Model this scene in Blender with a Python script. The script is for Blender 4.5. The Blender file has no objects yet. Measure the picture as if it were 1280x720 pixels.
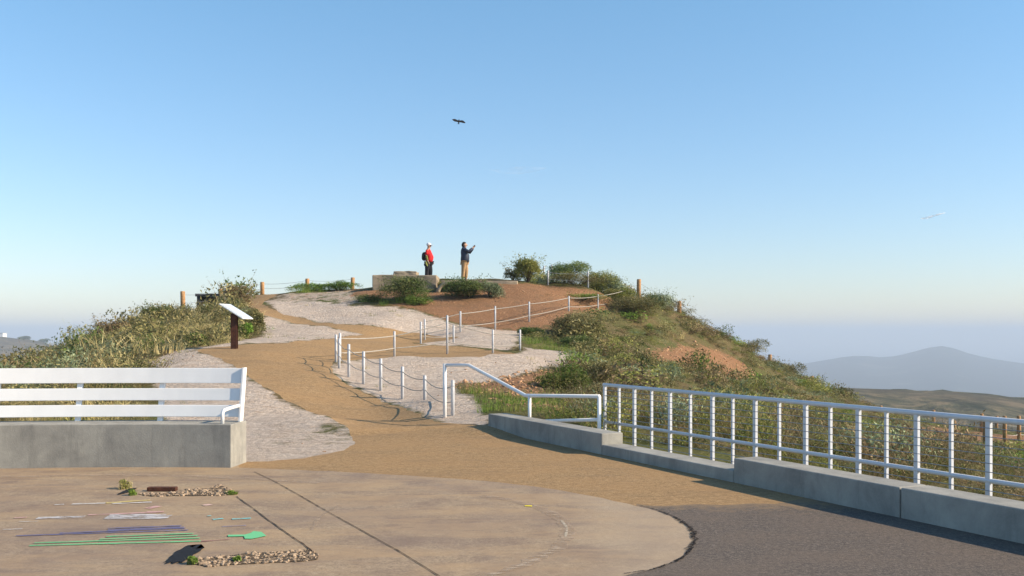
import bpy, bmesh, math, random
import numpy as np
from mathutils import Vector, Matrix
from mathutils.geometry import delaunay_2d_cdt

C = bpy.context.scene.collection
rng = np.random.default_rng(7)
random.seed(7)
R = math.radians

# ------------------------------------------------------------------ camera
F, H, YH = 1244.4, 1.6, 416.0          # focal length in photo pixels, eye height, horizon row
cam = bpy.data.objects.new('camera', bpy.data.cameras.new('camera'))
cam.location = (0, 0, H); cam.rotation_euler = (R(90), 0, 0)
cam.data.sensor_width = 36; cam.data.lens = 35
cam.data.shift_y = (YH - 360) / 1280
cam.data.clip_start = 0.1; cam.data.clip_end = 60000
C.objects.link(cam); bpy.context.scene.camera = cam

# ------------------------------------------------------------------ world, sun, exposure
SUN_EL, SUN_AZ = R(29), R(101)          # azimuth measured clockwise from +Y (the view direction)
sd = Vector((math.sin(SUN_AZ) * math.cos(SUN_EL), math.cos(SUN_AZ) * math.cos(SUN_EL), math.sin(SUN_EL)))
W = bpy.data.worlds.new('World'); bpy.context.scene.world = W; W.use_nodes = True
wn = W.node_tree.nodes; wl = W.node_tree.links
sky = wn.new('ShaderNodeTexSky'); sky.sky_type = 'NISHITA'; sky.sun_disc = False
sky.sun_elevation = SUN_EL; sky.sun_rotation = SUN_AZ
sky.altitude = 280; sky.air_density = 1.0; sky.dust_density = 0.35; sky.ozone_density = 1.2
bgn = wn['Background']; bgn.inputs['Strength'].default_value = 0.111
tint = wn.new('ShaderNodeMix'); tint.data_type = 'RGBA'; tint.blend_type = 'MULTIPLY'
tint.inputs[0].default_value = 1.0
tc = wn.new('ShaderNodeTexCoord'); sx = wn.new('ShaderNodeSeparateXYZ'); wl.new(tc.outputs['Generated'], sx.inputs[0])
tr_ = wn.new('ShaderNodeValToRGB'); wl.new(sx.outputs['Z'], tr_.inputs[0])
tr_.color_ramp.elements[0].position = 0.0; tr_.color_ramp.elements[0].color = (0.86, 0.85, 0.97, 1)
tr_.color_ramp.elements[1].position = 0.34; tr_.color_ramp.elements[1].color = (0.80, 1.11, 1.20, 1)
wl.new(tr_.outputs[0], tint.inputs[7])
wl.new(sky.outputs[0], tint.inputs[6]); wl.new(tint.outputs[2], bgn.inputs['Color'])
sun = bpy.data.objects.new('sun', bpy.data.lights.new('sun', 'SUN'))
sun.data.energy = 5.0; sun.data.angle = R(0.5); sun.data.color = (1.0, 0.83, 0.62)
sun.rotation_euler = sd.to_track_quat('Z', 'Y').to_euler()
C.objects.link(sun)
vs = bpy.context.scene.view_settings
vs.view_transform = 'Standard'; vs.look = 'None'; vs.exposure = 0.62; vs.gamma = 1; vs.use_curve_mapping = False
cy = bpy.context.scene.cycles
cy.max_bounces = 6; cy.diffuse_bounces = 3; cy.transmission_bounces = 4; cy.transparent_max_bounces = 8; cy.volume_bounces = 1

# ------------------------------------------------------------------ helpers
def tag(o, label=None, cat=None, group=None, kind=None):
    if label: o['label'] = label
    if cat: o['category'] = cat
    if group: o['group'] = group
    if kind: o['kind'] = kind
    return o

def thing(name, label, cat, loc=(0, 0, 0), rz=0.0, group=None):
    o = bpy.data.objects.new(name, None); C.objects.link(o)
    o.empty_display_size = 0.2
    o.location = loc; o.rotation_euler = (0, 0, rz)
    return tag(o, label, cat, group)

class MB:
    def __init__(s): s.v = []; s.f = []
    def add(s, vs, fs):
        n = len(s.v); s.v += [tuple(v) for v in vs]; s.f += [tuple(i + n for i in f) for f in fs]; return s
    def hexa(s, p):      # 8 points: bottom ring 0-3, top ring 4-7
        return s.add(p, [(3, 2, 1, 0), (4, 5, 6, 7), (0, 1, 5, 4), (1, 2, 6, 5), (2, 3, 7, 6), (3, 0, 4, 7)])
    def box(s, c, sz, rz=0.0, M=None):
        hx, hy, hz = sz[0] / 2, sz[1] / 2, sz[2] / 2
        p = [(-hx, -hy, -hz), (hx, -hy, -hz), (hx, hy, -hz), (-hx, hy, -hz), (-hx, -hy, hz), (hx, -hy, hz), (hx, hy, hz), (-hx, hy, hz)]
        m = M if M is not None else Matrix.Rotation(rz, 4, 'Z')
        return s.hexa([Vector(c) + m @ Vector(q) for q in p])
    def tube(s, pts, r, seg=8, cap=True):
        pts = [Vector(p) for p in pts]; n = len(pts); rs = r if isinstance(r, (list, tuple)) else [r] * n
        vs = []; ref = None
        for i, p in enumerate(pts):
            t = (pts[min(i + 1, n - 1)] - pts[max(i - 1, 0)]).normalized()
            if ref is None or abs(t.dot(ref)) > 0.95: ref = Vector((0, 0, 1)) if abs(t.z) < 0.9 else Vector((1, 0, 0))
            a = t.cross(ref).normalized(); b = t.cross(a).normalized()
            for k in range(seg):
                an = 2 * math.pi * k / seg
                vs.append(p + (a * math.cos(an) + b * math.sin(an)) * rs[i])
        fs = [(i * seg + k, i * seg + (k + 1) % seg, (i + 1) * seg + (k + 1) % seg, (i + 1) * seg + k) for i in range(n - 1) for k in range(seg)]
        if cap: fs += [tuple(range(seg))[::-1], tuple((n - 1) * seg + k for k in range(seg))]
        return s.add(vs, fs)
    def build(s, name, mat, parent=None, smooth=False, bevel=0.0):
        me = bpy.data.meshes.new(name); me.from_pydata(s.v, [], s.f); me.update()
        bm = bmesh.new(); bm.from_mesh(me); bmesh.ops.recalc_face_normals(bm, faces=bm.faces); bm.to_mesh(me); bm.free()
        if smooth:
            for p in me.polygons: p.use_smooth = True
        me.materials.append(mat)
        o = bpy.data.objects.new(name, me); C.objects.link(o)
        if parent: o.parent = parent
        if bevel:
            b = o.modifiers.new('bevel', 'BEVEL'); b.width = bevel; b.segments = 2; b.limit_method = 'ANGLE'
        return o

def newmat(name):
    m = bpy.data.materials.new(name); m.use_nodes = True
    return m, m.node_tree.nodes, m.node_tree.links, m.node_tree.nodes['Principled BSDF']

def pos(n, l, scale=(1, 1, 1)):
    g = n.new('ShaderNodeNewGeometry'); mp = n.new('ShaderNodeMapping'); mp.inputs['Scale'].default_value = scale
    l.new(g.outputs['Position'], mp.inputs['Vector']); return mp.outputs[0]

def noise(n, l, vec, sc, det=4, rough=0.55, dist=0.0):
    t = n.new('ShaderNodeTexNoise'); t.inputs['Scale'].default_value = sc; t.inputs['Detail'].default_value = det
    t.inputs['Roughness'].default_value = rough; t.inputs['Distortion'].default_value = dist
    if vec is not None: l.new(vec, t.inputs['Vector'])
    return t.outputs[0]

def ramp(n, l, fac, stops):
    r = n.new('ShaderNodeValToRGB'); e = r.color_ramp.elements
    while len(e) < len(stops): e.new(0.5)
    for x, (p, c) in zip(e, stops):
        x.position = p; x.color = (c[0], c[1], c[2], 1) if not isinstance(c, (int, float)) else (c, c, c, 1)
    l.new(fac, r.inputs[0]); return r.outputs[0]

def mix(n, l, fac, a, b, mode='MIX'):
    m = n.new('ShaderNodeMix'); m.data_type = 'RGBA'; m.blend_type = mode
    for sock, v in ((m.inputs[0], fac), (m.inputs[6], a), (m.inputs[7], b)):
        if isinstance(v, (int, float)): sock.default_value = v
        elif isinstance(v, tuple): sock.default_value = (*v[:3], 1)
        else: l.new(v, sock)
    return m.outputs[2]

def mth(n, l, op, a, b=0.0, clamp=False):
    m = n.new('ShaderNodeMath'); m.operation = op; m.use_clamp = clamp
    for sock, v in ((m.inputs[0], a), (m.inputs[1], b)):
        if isinstance(v, (int, float)): sock.default_value = v
        else: l.new(v, sock)
    return m.outputs[0]

def bump(n, l, p, h, strength, dist):
    b = n.new('ShaderNodeBump'); b.inputs['Strength'].default_value = strength; b.inputs['Distance'].default_value = dist
    l.new(h, b.inputs['Height']); l.new(b.outputs[0], p.inputs['Normal'])

def simple(name, col, var=0.15, sc=6.0, rough=0.7, bs=0.0, bsc=60, metal=0.0, col2=None):
    m, n, l, p = newmat(name)
    v = pos(n, l); t = noise(n, l, v, sc)
    c2 = col2 or tuple(x * (1 - var * 1.6) for x in col); c1 = tuple(min(1, x * (1 + var)) for x in col)
    l.new(ramp(n, l, t, [(0.3, c2), (0.7, c1)]), p.inputs['Base Color'])
    p.inputs['Roughness'].default_value = rough; p.inputs['Metallic'].default_value = metal
    p.inputs['Specular IOR Level'].default_value = 0.3
    if bs: bump(n, l, p, noise(n, l, v, bsc), bs, 0.02)
    return m

# ------------------------------------------------------------------ wall geometry in plan
WD = Vector((0.4382, -0.8989)); WN = Vector((0.8989, 0.4382)); W0 = Vector((-0.39, 16.3))
def wall_s(x, y): return (x - W0.x) * WN.x + (y - W0.y) * WN.y      # distance behind the kerb wall's front line
def wpt(t, s=0.0, z=0.0):
    p = W0 + WD * t + WN * s; return Vector((p.x, p.y, z))
def t_at(px, s):      # where along the wall (at setback s) an azimuth falls
    k = (px - 640) / F
    return -((W0.x + WN.x * s) - k * (W0.y + WN.y * s)) / (WD.x - k * WD.y)

# ------------------------------------------------------------------ terrain height
def P(px, py, d): return ((px - 640) / F * d, d, H - (py - YH) / F * d)
cp = []
for px, py, d in [
    # fences and path rising
    (503, 503.7, 20.7), (476, 491, 21.7), (454, 481, 22.5), (436, 470, 23.3), (420, 456, 25.2), (493, 446, 28.7), (559, 446, 28),
    (616, 445.5, 27.6), (650, 442.5, 30), (526, 431, 31.6), (531, 426, 34), (567, 433, 32), (575, 417, 34), (619, 408, 36.2), (661, 402.5, 37),
    (293, 437, 27), (360, 429, 29), (300, 437, 26.5), (440, 405, 35), (380, 403, 36.5), (330, 390, 38), (306, 378, 42), (325, 369.5, 45.5), (305, 369.5, 45.5),
    (350, 366, 45), (400, 361.5, 45), (440, 361, 45), (465, 363, 43), (540, 366, 42), (600, 364, 42), (582, 350, 44.5), (534, 352, 44.5), (650, 358, 43),
    (640, 375, 40.5), (560, 385, 38.5), (450, 400, 36), (500, 405, 35.5), (500, 385, 38.5), (450, 380, 39.5), (380, 385, 40),
    (700, 359, 45), (735, 361, 45), (760, 372, 46), (798, 377, 50), (849, 392, 52), (711, 391, 39), (747, 388, 43), (786, 378, 47), (700, 410, 37), (670, 425, 34),
    (900, 425, 54), (962, 461, 56), (1015, 485, 60), (1056, 506, 64), (1101, 528, 66), (1167, 536, 69), (1256, 552, 48), (1231, 551, 50), (1194, 551, 52), (1280, 552, 47),
    (1280, 542, 66), (1130, 545, 50), (1340, 560, 60), (1340, 562, 45), (1420, 580, 45),
    (730, 450, 29), (700, 447, 29), (620, 480, 22), (620, 460, 25.5), (560, 500, 20), (680, 500, 19.5), (700, 522, 17.3), (650, 520, 17.2), (730, 500, 20.5), (700, 475, 24),
    (760, 470, 28), (800, 440, 36), (800, 400, 44), (850, 430, 44), (900, 455, 43), (940, 475, 45), (860, 470, 35), (820, 500, 25), (780, 520, 19),
    (900, 530, 23), (900, 500, 30), (960, 500, 40), (1000, 530, 32), (1000, 560, 20), (1050, 530, 45), (1100, 560, 30), (1100, 590, 17), (1200, 590, 20), (1200, 570, 32),
    (1280, 600, 20), (1280, 580, 30), (1280, 625, 12), (1400, 620, 20),
    # left gravel and hill
    (307, 578, 12.4), (350, 541, 15.8), (300, 485, 20.5), (220, 452, 25), (200, 444, 26.5), (100, 505, 19), (0, 507, 19), (200, 495, 20), (100, 478, 25), (0, 490, 28), (180, 455, 26),
    (0, 479, 33), (60, 458, 35), (130, 427, 36), (190, 403, 38), (250, 388, 42), (285, 378, 45), (230, 427, 31), (260, 404, 35), (180, 424, 32), (-80, 500, 33), (-200, 540, 33), (100, 449, 32), (-150, 530, 22)]:
    cp.append(P(px, py, d))
cp += [(-12, 60, 0.5), (-22, 52, -1.5), (-6, 62, 1), (0, 62, 1), (8, 62, 0.5), (15, 68, -2), (20, 78, -8), (-40, 60, -12), (40, 95, -12), (0, 85, -8), (-25, 80, -12),
       (30, 80, -7), (55, 80, -9), (60, 50, -8), (60, 20, -6), (30, 10, -3), (20, 0, -2.5), (40, -10, -6), (-30, 40, -3.5), (-45, 30, -7), (-30, 20, -1), (-14, 60, 0),
       (-20, 5, 0), (-40, 0, -2), (-55, 60, -18), (60, -10, -9), (-60, -10, -6), (11, 8, -1.2), (8, 4, -1.0),
       (0, 16, 0), (-3, 14, 0), (-8, 15, 0), (-3, 17.5, 0.0), (-1, 17.5, 0), (0, 5, 0), (-10, 5, 0), (-5, -8, 0), (3, -8, 0), (-20, -10, 0), (-14, 15, 0.1)]
cp = np.array(cp)
def _phi(r2): return np.sqrt(r2 + 2.0)
_A = _phi(((cp[:, None, :2] - cp[None, :, :2]) ** 2).sum(-1))
_w = np.linalg.solve(_A + np.eye(len(cp)) * -0.02, cp[:, 2])
_wr = np.random.default_rng(3)
_waves = [(f, a, _wr.uniform(0, 6.28), _wr.uniform(0, 6.28)) for f, a in ((0.9, .03), (1.7, .025), (2.9, .018), (0.45, .05), (4.3, .012), (6.1, .008)) for _ in range(2)]
def sstep(a, b, x):
    t = np.clip((x - a) / (b - a), 0, 1); return t * t * (3 - 2 * t)
def rough(x, y):
    z = 0
    for f, a, th, ph in _waves: z = z + a * np.sin(f * (x * math.cos(th) + y * math.sin(th)) + ph) * np.sin(f * 0.8 * (y * math.cos(th) - x * math.sin(th)) + ph * 2)
    return z
def ridge(px, tab): return np.interp(px, [t[0] for t in tab], [t[1] for t in tab])
LEFT_R = [(-900, 455), (-500, 432), (-200, 424), (-60, 421), (0, 420), (14, 420), (22, 423), (38, 423), (50, 426), (62, 428), (68, 432), (90, 442), (200, 470), (500, 500)]
RIGHT_R = [(700, 560), (900, 500), (1000, 487), (1040, 488), (1085, 490), (1120, 492), (1160, 493), (1200, 494), (1240, 498), (1280, 503), (1400, 512), (1700, 530), (2500, 560)]
MOUNT_R = [(700, 449), (850, 443), (930, 442), (990, 458), (1005, 454), (1030, 450), (1060, 444.5), (1080, 444), (1095, 446), (1115, 445), (1135, 441), (1150, 436.5), (1162, 433.5), (1178, 431.5),
           (1190, 433), (1200, 438), (1215, 442), (1235, 447), (1260, 451), (1280, 454), (1330, 461), (1400, 466), (1600, 472), (2000, 480)]
def fbm(x, y, f0, n, seed):
    q = np.random.default_rng(seed); z = 0; a = 1.0
    for i in range(n):
        for _ in range(2):
            th, p1, p2 = q.uniform(0, 6.28, 3); f = f0 * 1.9 ** i
            z = z + a * np.sin(f * (x * np.cos(th) + y * np.sin(th)) + p1) * np.sin(f * 1.1 * (y * np.cos(th) - x * np.sin(th)) + p2)
        a *= 0.52
    return z
def far_z(x, y):
    yy = np.maximum(y, 1.0); r = np.hypot(x, y); px = 640 + F * x / np.maximum(yy, 0.35 * np.abs(x) + 1)
    base = -14 - 60 * sstep(80, 330, r) - 170 * sstep(600, 2200, r)
    z = base + fbm(x, y, 0.02, 4, 5) * 3 * sstep(150, 400, r)
    for D, wf, wb, tab, lump in ((520, 190, 300, RIGHT_R, 2.2), (1500, 420, 500, LEFT_R, 4), (4600, 2100, 1500, MOUNT_R, 7)):
        top = H - (ridge(px, tab) - YH) * D / F
        g = np.exp(-((yy - D) / np.where(yy < D, wf, wb)) ** 2)
        if D == 4600: g = np.clip(1 - np.abs(yy - D) / np.where(yy < D, wf, wb), 0, 1) ** 1.15; 
        side = sstep(760, 930, px) if D == 520 else (sstep(760, 1000, px) if D == 4600 else 1 - sstep(100, 500, px))
        hz = (top - base) * g * side * (y > 0)
        edge = 1 - np.exp(-((yy - D) / (wf * 0.35)) ** 2)
        z = np.maximum(z, base + hz + fbm(x, y, 3.0 / wf * 4, 5, int(D)) * lump * g * edge * side)
    return z
def tz(x, y, lump=True):
    x = np.asarray(x, float); y = np.asarray(y, float); sh = x.shape; X = x.ravel(); Y = y.ravel()
    z = np.empty(len(X))
    for i in range(0, len(X), 4000):
        a = X[i:i + 4000]; b = Y[i:i + 4000]
        z[i:i + 4000] = _phi((a[:, None] - cp[:, 0]) ** 2 + (b[:, None] - cp[:, 1]) ** 2) @ _w
    s = wall_s(X, Y)
    flat = (1 - sstep(0.13, 0.30, s)) * (1 - sstep(15.5, 19.5, Y + 0.35 * np.maximum(-X - 4, 0)))
    beh = sstep(0.2, 0.33, s) * (1 - sstep(12, 17, Y)) * (1 - sstep(3, 6, s))
    if lump: z = z + rough(X, Y) * 1.0
    z = z - 0.34 * beh
    z = z * (1 - flat)
    r = np.hypot(X, Y - 35); t = sstep(70, 150, r)
    z = z * (1 - t) + far_z(X, Y) * t
    return z.reshape(sh)
def tz1(x, y): return float(tz(np.array([x]), np.array([y]))[0])
_marchd = np.concatenate([np.arange(4, 30, 0.05), np.arange(30, 110, 0.1)])
def hit(px, py, dmin=4.0):
    d = _marchd[_marchd >= dmin]; x = (px - 640) / F * d; rz = H - (py - YH) / F * d
    k = np.nonzero(tz(x, d, False) >= rz)[0]
    if len(k) == 0:
        g = tz(x, d, False) - rz; m = (d < 75); i = int(np.argmax(np.where(m, g / d, -9)))
    else: i = int(k[0])
    return float(x[i]), float(d[i])
def hits(pts, dmin=4.0): return [hit(a, b, dmin) for a, b in pts]

def densify(poly, step, jit, seed=0, closed=True):
    q = np.random.default_rng(seed); out = []
    n = len(poly)
    for i in range(n if closed else n - 1):
        a = np.array(poly[i]); b = np.array(poly[(i + 1) % n]); L = np.linalg.norm(b - a); k = max(1, int(L / step))
        nn = np.array([-(b - a)[1], (b - a)[0]]) / max(L, 1e-6)
        for j in range(k): out.append(tuple(a + (b - a) * j / k + nn * q.normal(0, jit) * (1 if j else 0.3)))
    return out
def chaikin(p, it=2):
    for _ in range(it):
        q = []
        for i in range(len(p)):
            a = np.array(p[i]); b = np.array(p[(i + 1) % len(p)]); q += [tuple(a * .75 + b * .25), tuple(a * .25 + b * .75)]
        p = q
    return p
def inpoly(x, y, poly):
    p = np.array(poly); ins = np.zeros(x.shape, bool); j = len(p) - 1
    for i in range(len(p)):
        xi, yi = p[i]; xj, yj = p[j]
        c = ((yi > y) != (yj > y)) & (x < (xj - xi) * (y - yi) / (yj - yi + 1e-12) + xi); ins ^= c; j = i
    return ins
def sdist(x, y, poly):
    p = np.array(poly); dmin = np.full(x.shape, 1e9)
    for i in range(len(p)):
        a = p[i]; b = p[(i + 1) % len(p)]; ab = b - a; L = ab @ ab + 1e-12
        t = np.clip(((x - a[0]) * ab[0] + (y - a[1]) * ab[1]) / L, 0, 1)
        dmin = np.minimum(dmin, np.hypot(x - a[0] - t * ab[0], y - a[1] - t * ab[1]))
    return np.where(inpoly(x, y, poly), dmin, -dmin)

# ------------------------------------------------------------------ outlines of the paved surfaces (world plan)
plaza = chaikin(hits([(320, 586), (400, 589), (500, 594), (600, 601), (680, 610), (740, 621), (800, 633), (840, 646), (862, 661), (869, 672), (862, 688), (845, 703), (800, 717)]) +
                [(0.3, 6.15), (-2.0, 5.6), (-3, 3), (-6, 0), (-15, 0), (-16, 8), (-12, 12.4), (-6.0, 12.6), (-3.33, 12.6), (-3.31, 11.85)], 1)
path = hits([(335, 577), (380, 573), (430, 563), (444, 554), (435, 541), (400, 520), (360, 500), (330, 483), (300, 465), (290, 455), (265, 445), (246, 439), (258, 435), (300, 431.5), (360, 429),
             (420, 423), (455, 419), (420, 411), (380, 406), (350, 401), (330, 396), (316, 388), (307, 379), (305, 371)]) + [(-12.0, 47.5), (-10.9, 47.5)] + \
       hits([(343, 371), (331, 375), (328, 381), (338, 388), (355, 394), (380, 399), (420, 405), (470, 411), (530, 415.5), (575, 421), (560, 425), (515, 429), (525, 432), (560, 435), (620, 440), (645, 443),
             (600, 446), (560, 447.5), (500, 447.5), (430, 450), (417, 453), (412, 458), (418, 468), (440, 483), (480, 505), (520, 522), (552, 532.5), (600, 536)]) + \
       [(W0.x + 0.05, W0.y + 0.1), tuple((wpt(9.3, 0.1)).xy), (2.2, 9.2), (0, 9), (-3, 11), (-3.31, 11.9), (-3.31, 12.36)]
asph = [tuple(hit(795, 631)), tuple(hit(830, 632.5)), hit(868, 630.2), hit(905, 632), hit(940, 629.6), tuple(hit(970, 631)), tuple(wpt(7.35, 0.1).xy), tuple(wpt(20, 0.1).xy), (9, -10), (-15, -10), (-15, 0.5), (-3, 3.5), (-2, 5.8), (0.3, 6.4), (1.0, 8.0)]
path_d = densify(path, 0.16, 0.022, 1); plaza_d = densify(plaza, 0.14, 0.012, 2); asph_d = densify(asph, 0.12, 0.014, 3)
Z = {}
Z['gravel'] = [hits(p) for p in (
    [(300, 600), (335, 592), (385, 588), (445, 576), (460, 555), (435, 540), (400, 520), (330, 483), (290, 455), (245, 439), (238, 434), (212, 441), (192, 449), (182, 458), (184, 475), (205, 500), (205, 522), (190, 545), (150, 580)],
    [(232, 437), (290, 434), (300, 431), (360, 429), (420, 423), (460, 419), (420, 411), (350, 401), (330, 396), (322, 400), (330, 412), (322, 418), (290, 429), (250, 434)],
    [(330, 376), (400, 380), (440, 385), (496, 384), (534, 392), (571, 402), (639, 409), (662, 413), (652, 425), (640, 440), (560, 435), (510, 430), (540, 420), (470, 411), (420, 405), (380, 399), (350, 395)],
    [(412, 458), (430, 450), (500, 447), (650, 443), (655, 436), (700, 440), (732, 450), (700, 456), (677, 461), (646, 468), (611, 477), (568, 478), (573, 488), (606, 514), (616, 540), (552, 534), (520, 522), (480, 505), (440, 483), (418, 468)])]
Z['red'] = [hits(p) for p in (
    [(440, 360), (465, 364), (560, 366), (650, 356), (690, 360), (740, 366), (780, 376), (760, 386), (715, 395), (690, 408), (662, 414), (639, 409), (571, 402), (534, 392), (496, 384), (460, 378), (440, 370)],
    [(568, 478), (611, 477), (646, 468), (677, 461), (700, 462), (692, 478), (670, 500), (690, 515), (650, 512), (625, 502), (590, 490)],
    [(800, 447), (850, 431), (880, 432), (905, 440), (930, 455), (955, 480), (925, 476), (890, 466), (860, 460), (830, 456)],
    [(1130, 538), (1160, 534), (1220, 540), (1300, 548), (1330, 562), (1300, 562), (1230, 553), (1150, 547)])]
Z['sandy'] = [hits(p) for p in ([(332, 371), (380, 364), (440, 360), (470, 368), (462, 380), (440, 386), (400, 382), (332, 378)],)]
Z['grass'] = [hits(p) for p in (
    [(572, 486), (625, 500), (700, 500), (720, 530), (612, 522)], [(650, 428), (700, 432), (735, 447), (720, 449), (700, 441), (650, 436)],
    [(358, 366), (400, 354), (446, 351), (440, 358), (400, 364), (370, 368)], [(440, 378), (480, 374), (560, 372), (520, 380), (470, 384)])]
def zone_w(x, y, key, soft):
    w = np.zeros(x.shape)
    for p in Z[key]: w = np.maximum(w, sstep(-soft, soft, sdist(x, y, p)))
    return w

# ------------------------------------------------------------------ materials
def ground_mat():
    m, n, l, p = newmat('natural_ground')
    v = pos(n, l)
    at = n.new('ShaderNodeAttribute'); at.attribute_name = 'zone'
    sp = n.new('ShaderNodeSeparateColor'); l.new(at.outputs['Color'], sp.inputs[0])
    nz = mth(n, l, 'SUBTRACT', noise(n, l, v, 2.2, 8, 0.7), 0.5)
    def w(ch, k=1.5, sharp=4):
        a = mth(n, l, 'ADD', sp.outputs[ch], mth(n, l, 'MULTIPLY', nz, k))
        return mth(n, l, 'MULTIPLY', mth(n, l, 'SUBTRACT', a, 0.45), sharp, True)
    fine = mth(n, l, 'ADD', mth(n, l, 'MULTIPLY', noise(n, l, v, 30, 6, 0.75), 0.45), mth(n, l, 'MULTIPLY', noise(n, l, v, 7, 7, 0.8), 0.55)); mid = noise(n, l, v, 5, 6, 0.65); big = noise(n, l, v, 0.35, 4, 0.6)
    scrub = mix(n, l, mid, (0.075, 0.055, 0.03), (0.24, 0.18, 0.085))
    scrub = mix(n, l, ramp(n, l, big, [(0.42, 0), (0.62, 1)]), scrub, mix(n, l, fine, (0.05, 0.07, 0.02), (0.17, 0.17, 0.06)))
    stretch = noise(n, l, pos(n, l, (0.7, 3.0, 1)), 2.6, 7, 0.72, 0.6)
    grav = ramp(n, l, fine, [(0.28, (0.28, 0.22, 0.175)), (0.48, (0.58, 0.485, 0.40)), (0.68, (0.78, 0.68, 0.58))])
    grav = mix(n, l, mth(n, l, 'MULTIPLY', ramp(n, l, stretch, [(0.44, 0), (0.66, 1)]), 0.55), grav, (0.40, 0.27, 0.18))
    grav = mix(n, l, mth(n, l, 'MULTIPLY', ramp(n, l, mid, [(0.55, 0), (0.72, 1)]), 0.5), grav, (0.40, 0.34, 0.29))
    red = ramp(n, l, fine, [(0.25, (0.17, 0.075, 0.035)), (0.5, (0.32, 0.175, 0.092)), (0.75, (0.50, 0.31, 0.18))])
    red = mix(n, l, mth(n, l, 'MULTIPLY', mid, 0.5), red, (0.24, 0.125, 0.07)); red = mix(n, l, mth(n, l, 'MULTIPLY', ramp(n, l, noise(n, l, v, 1.3, 8, 0.8), [(0.50, 0), (0.64, 1)]), 0.55), red, (0.17, 0.12, 0.07))
    grn = mix(n, l, fine, (0.08, 0.085, 0.025), (0.22, 0.20, 0.08))
    c = mix(n, l, w(0), scrub, grav); c = mix(n, l, w(1), c, red); c = mix(n, l, w(2), c, grn)
    l.new(c, p.inputs['Base Color']); p.inputs['Roughness'].default_value = 0.95; p.inputs['Specular IOR Level'].default_value = 0.1
    vo = n.new('ShaderNodeTexVoronoi'); vo.inputs['Scale'].default_value = 11; l.new(v, vo.inputs['Vector'])
    hgt = mth(n, l, 'ADD', mth(n, l, 'MULTIPLY', fine, 0.6), mth(n, l, 'ADD', mth(n, l, 'MULTIPLY', stretch, 1.2), mth(n, l, 'MULTIPLY', vo.outputs[0], -0.35)))
    hgt = mth(n, l, 'ADD', hgt, mth(n, l, 'MULTIPLY', noise(n, l, pos(n, l, (0.8, 1.6, 1)), 1.6, 8, 0.75, 0.5), 1.6)); bump(n, l, p, hgt, 0.85, 0.10)
    return m
def path_mat():
    m, n, l, p = newmat('compacted_gravel'); v = pos(n, l)
    fine = mth(n, l, 'ADD', mth(n, l, 'MULTIPLY', noise(n, l, v, 45, 6, 0.8), 0.5), mth(n, l, 'MULTIPLY', noise(n, l, v, 13, 5, 0.85), 0.5)); mid = noise(n, l, v, 1.1, 6, 0.6); st = noise(n, l, pos(n, l, (0.5, 2.0, 1)), 1.4, 5, 0.65, 0.4)
    c = ramp(n, l, fine, [(0.36, (0.12, 0.078, 0.04)), (0.5, (0.30, 0.197, 0.100)), (0.66, (0.52, 0.36, 0.20))])
    c = mix(n, l, ramp(n, l, mid, [(0.35, 0.0), (0.7, 0.5)]), c, (0.37, 0.225, 0.105))
    c = mix(n, l, ramp(n, l, st, [(0.5, 0.0), (0.72, 0.45)]), c, (0.20, 0.14, 0.085))
    l.new(c, p.inputs['Base Color']); p.inputs['Roughness'].default_value = 0.95; p.inputs['Specular IOR Level'].default_value = 0.12
    bump(n, l, p, mth(n, l, 'ADD', fine, mth(n, l, 'MULTIPLY', st, 1.5)), 0.6, 0.02)
    return m
def plaza_mat():
    m, n, l, p = newmat('worn_concrete_paving'); v = pos(n, l)
    fine = mth(n, l, 'ADD', mth(n, l, 'MULTIPLY', noise(n, l, v, 60, 6, 0.8), 0.5), mth(n, l, 'MULTIPLY', noise(n, l, v, 18, 6, 0.85), 0.5)); mid = noise(n, l, v, 1.6, 8, 0.75, 0.3); big = noise(n, l, v, 0.45, 4, 0.6)
    st = noise(n, l, pos(n, l, (0.45, 1.5, 1)), 1.7, 7, 0.7, 0.6)
    c = ramp(n, l, fine, [(0.36, (0.16, 0.12, 0.080)), (0.5, (0.325, 0.245, 0.165)), (0.66, (0.53, 0.415, 0.285))])
    c = mix(n, l, ramp(n, l, mid, [(0.42, 0.0), (0.62, 0.70)]), c, (0.19, 0.135, 0.105))
    c = mix(n, l, ramp(n, l, st, [(0.44, 0.0), (0.60, 0.6)]), c, (0.40, 0.28, 0.165))
    c = mix(n, l, ramp(n, l, big, [(0.46, 0.0), (0.62, 0.35)]), c, (0.20, 0.155, 0.135))
    at = n.new('ShaderNodeAttribute'); at.attribute_name = 'zone'
    sp = n.new('ShaderNodeSeparateColor'); l.new(at.outputs['Color'], sp.inputs[0])
    c = mix(n, l, mth(n, l, 'MULTIPLY', sp.outputs[0], 0.45), c, (0.40, 0.32, 0.235))
    l.new(c, p.inputs['Base Color']); p.inputs['Roughness'].default_value = 0.9; p.inputs['Specular IOR Level'].default_value = 0.15
    bump(n, l, p, mth(n, l, 'ADD', fine, mth(n, l, 'MULTIPLY', mid, 2.0)), 0.35, 0.012)
    return m
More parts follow.
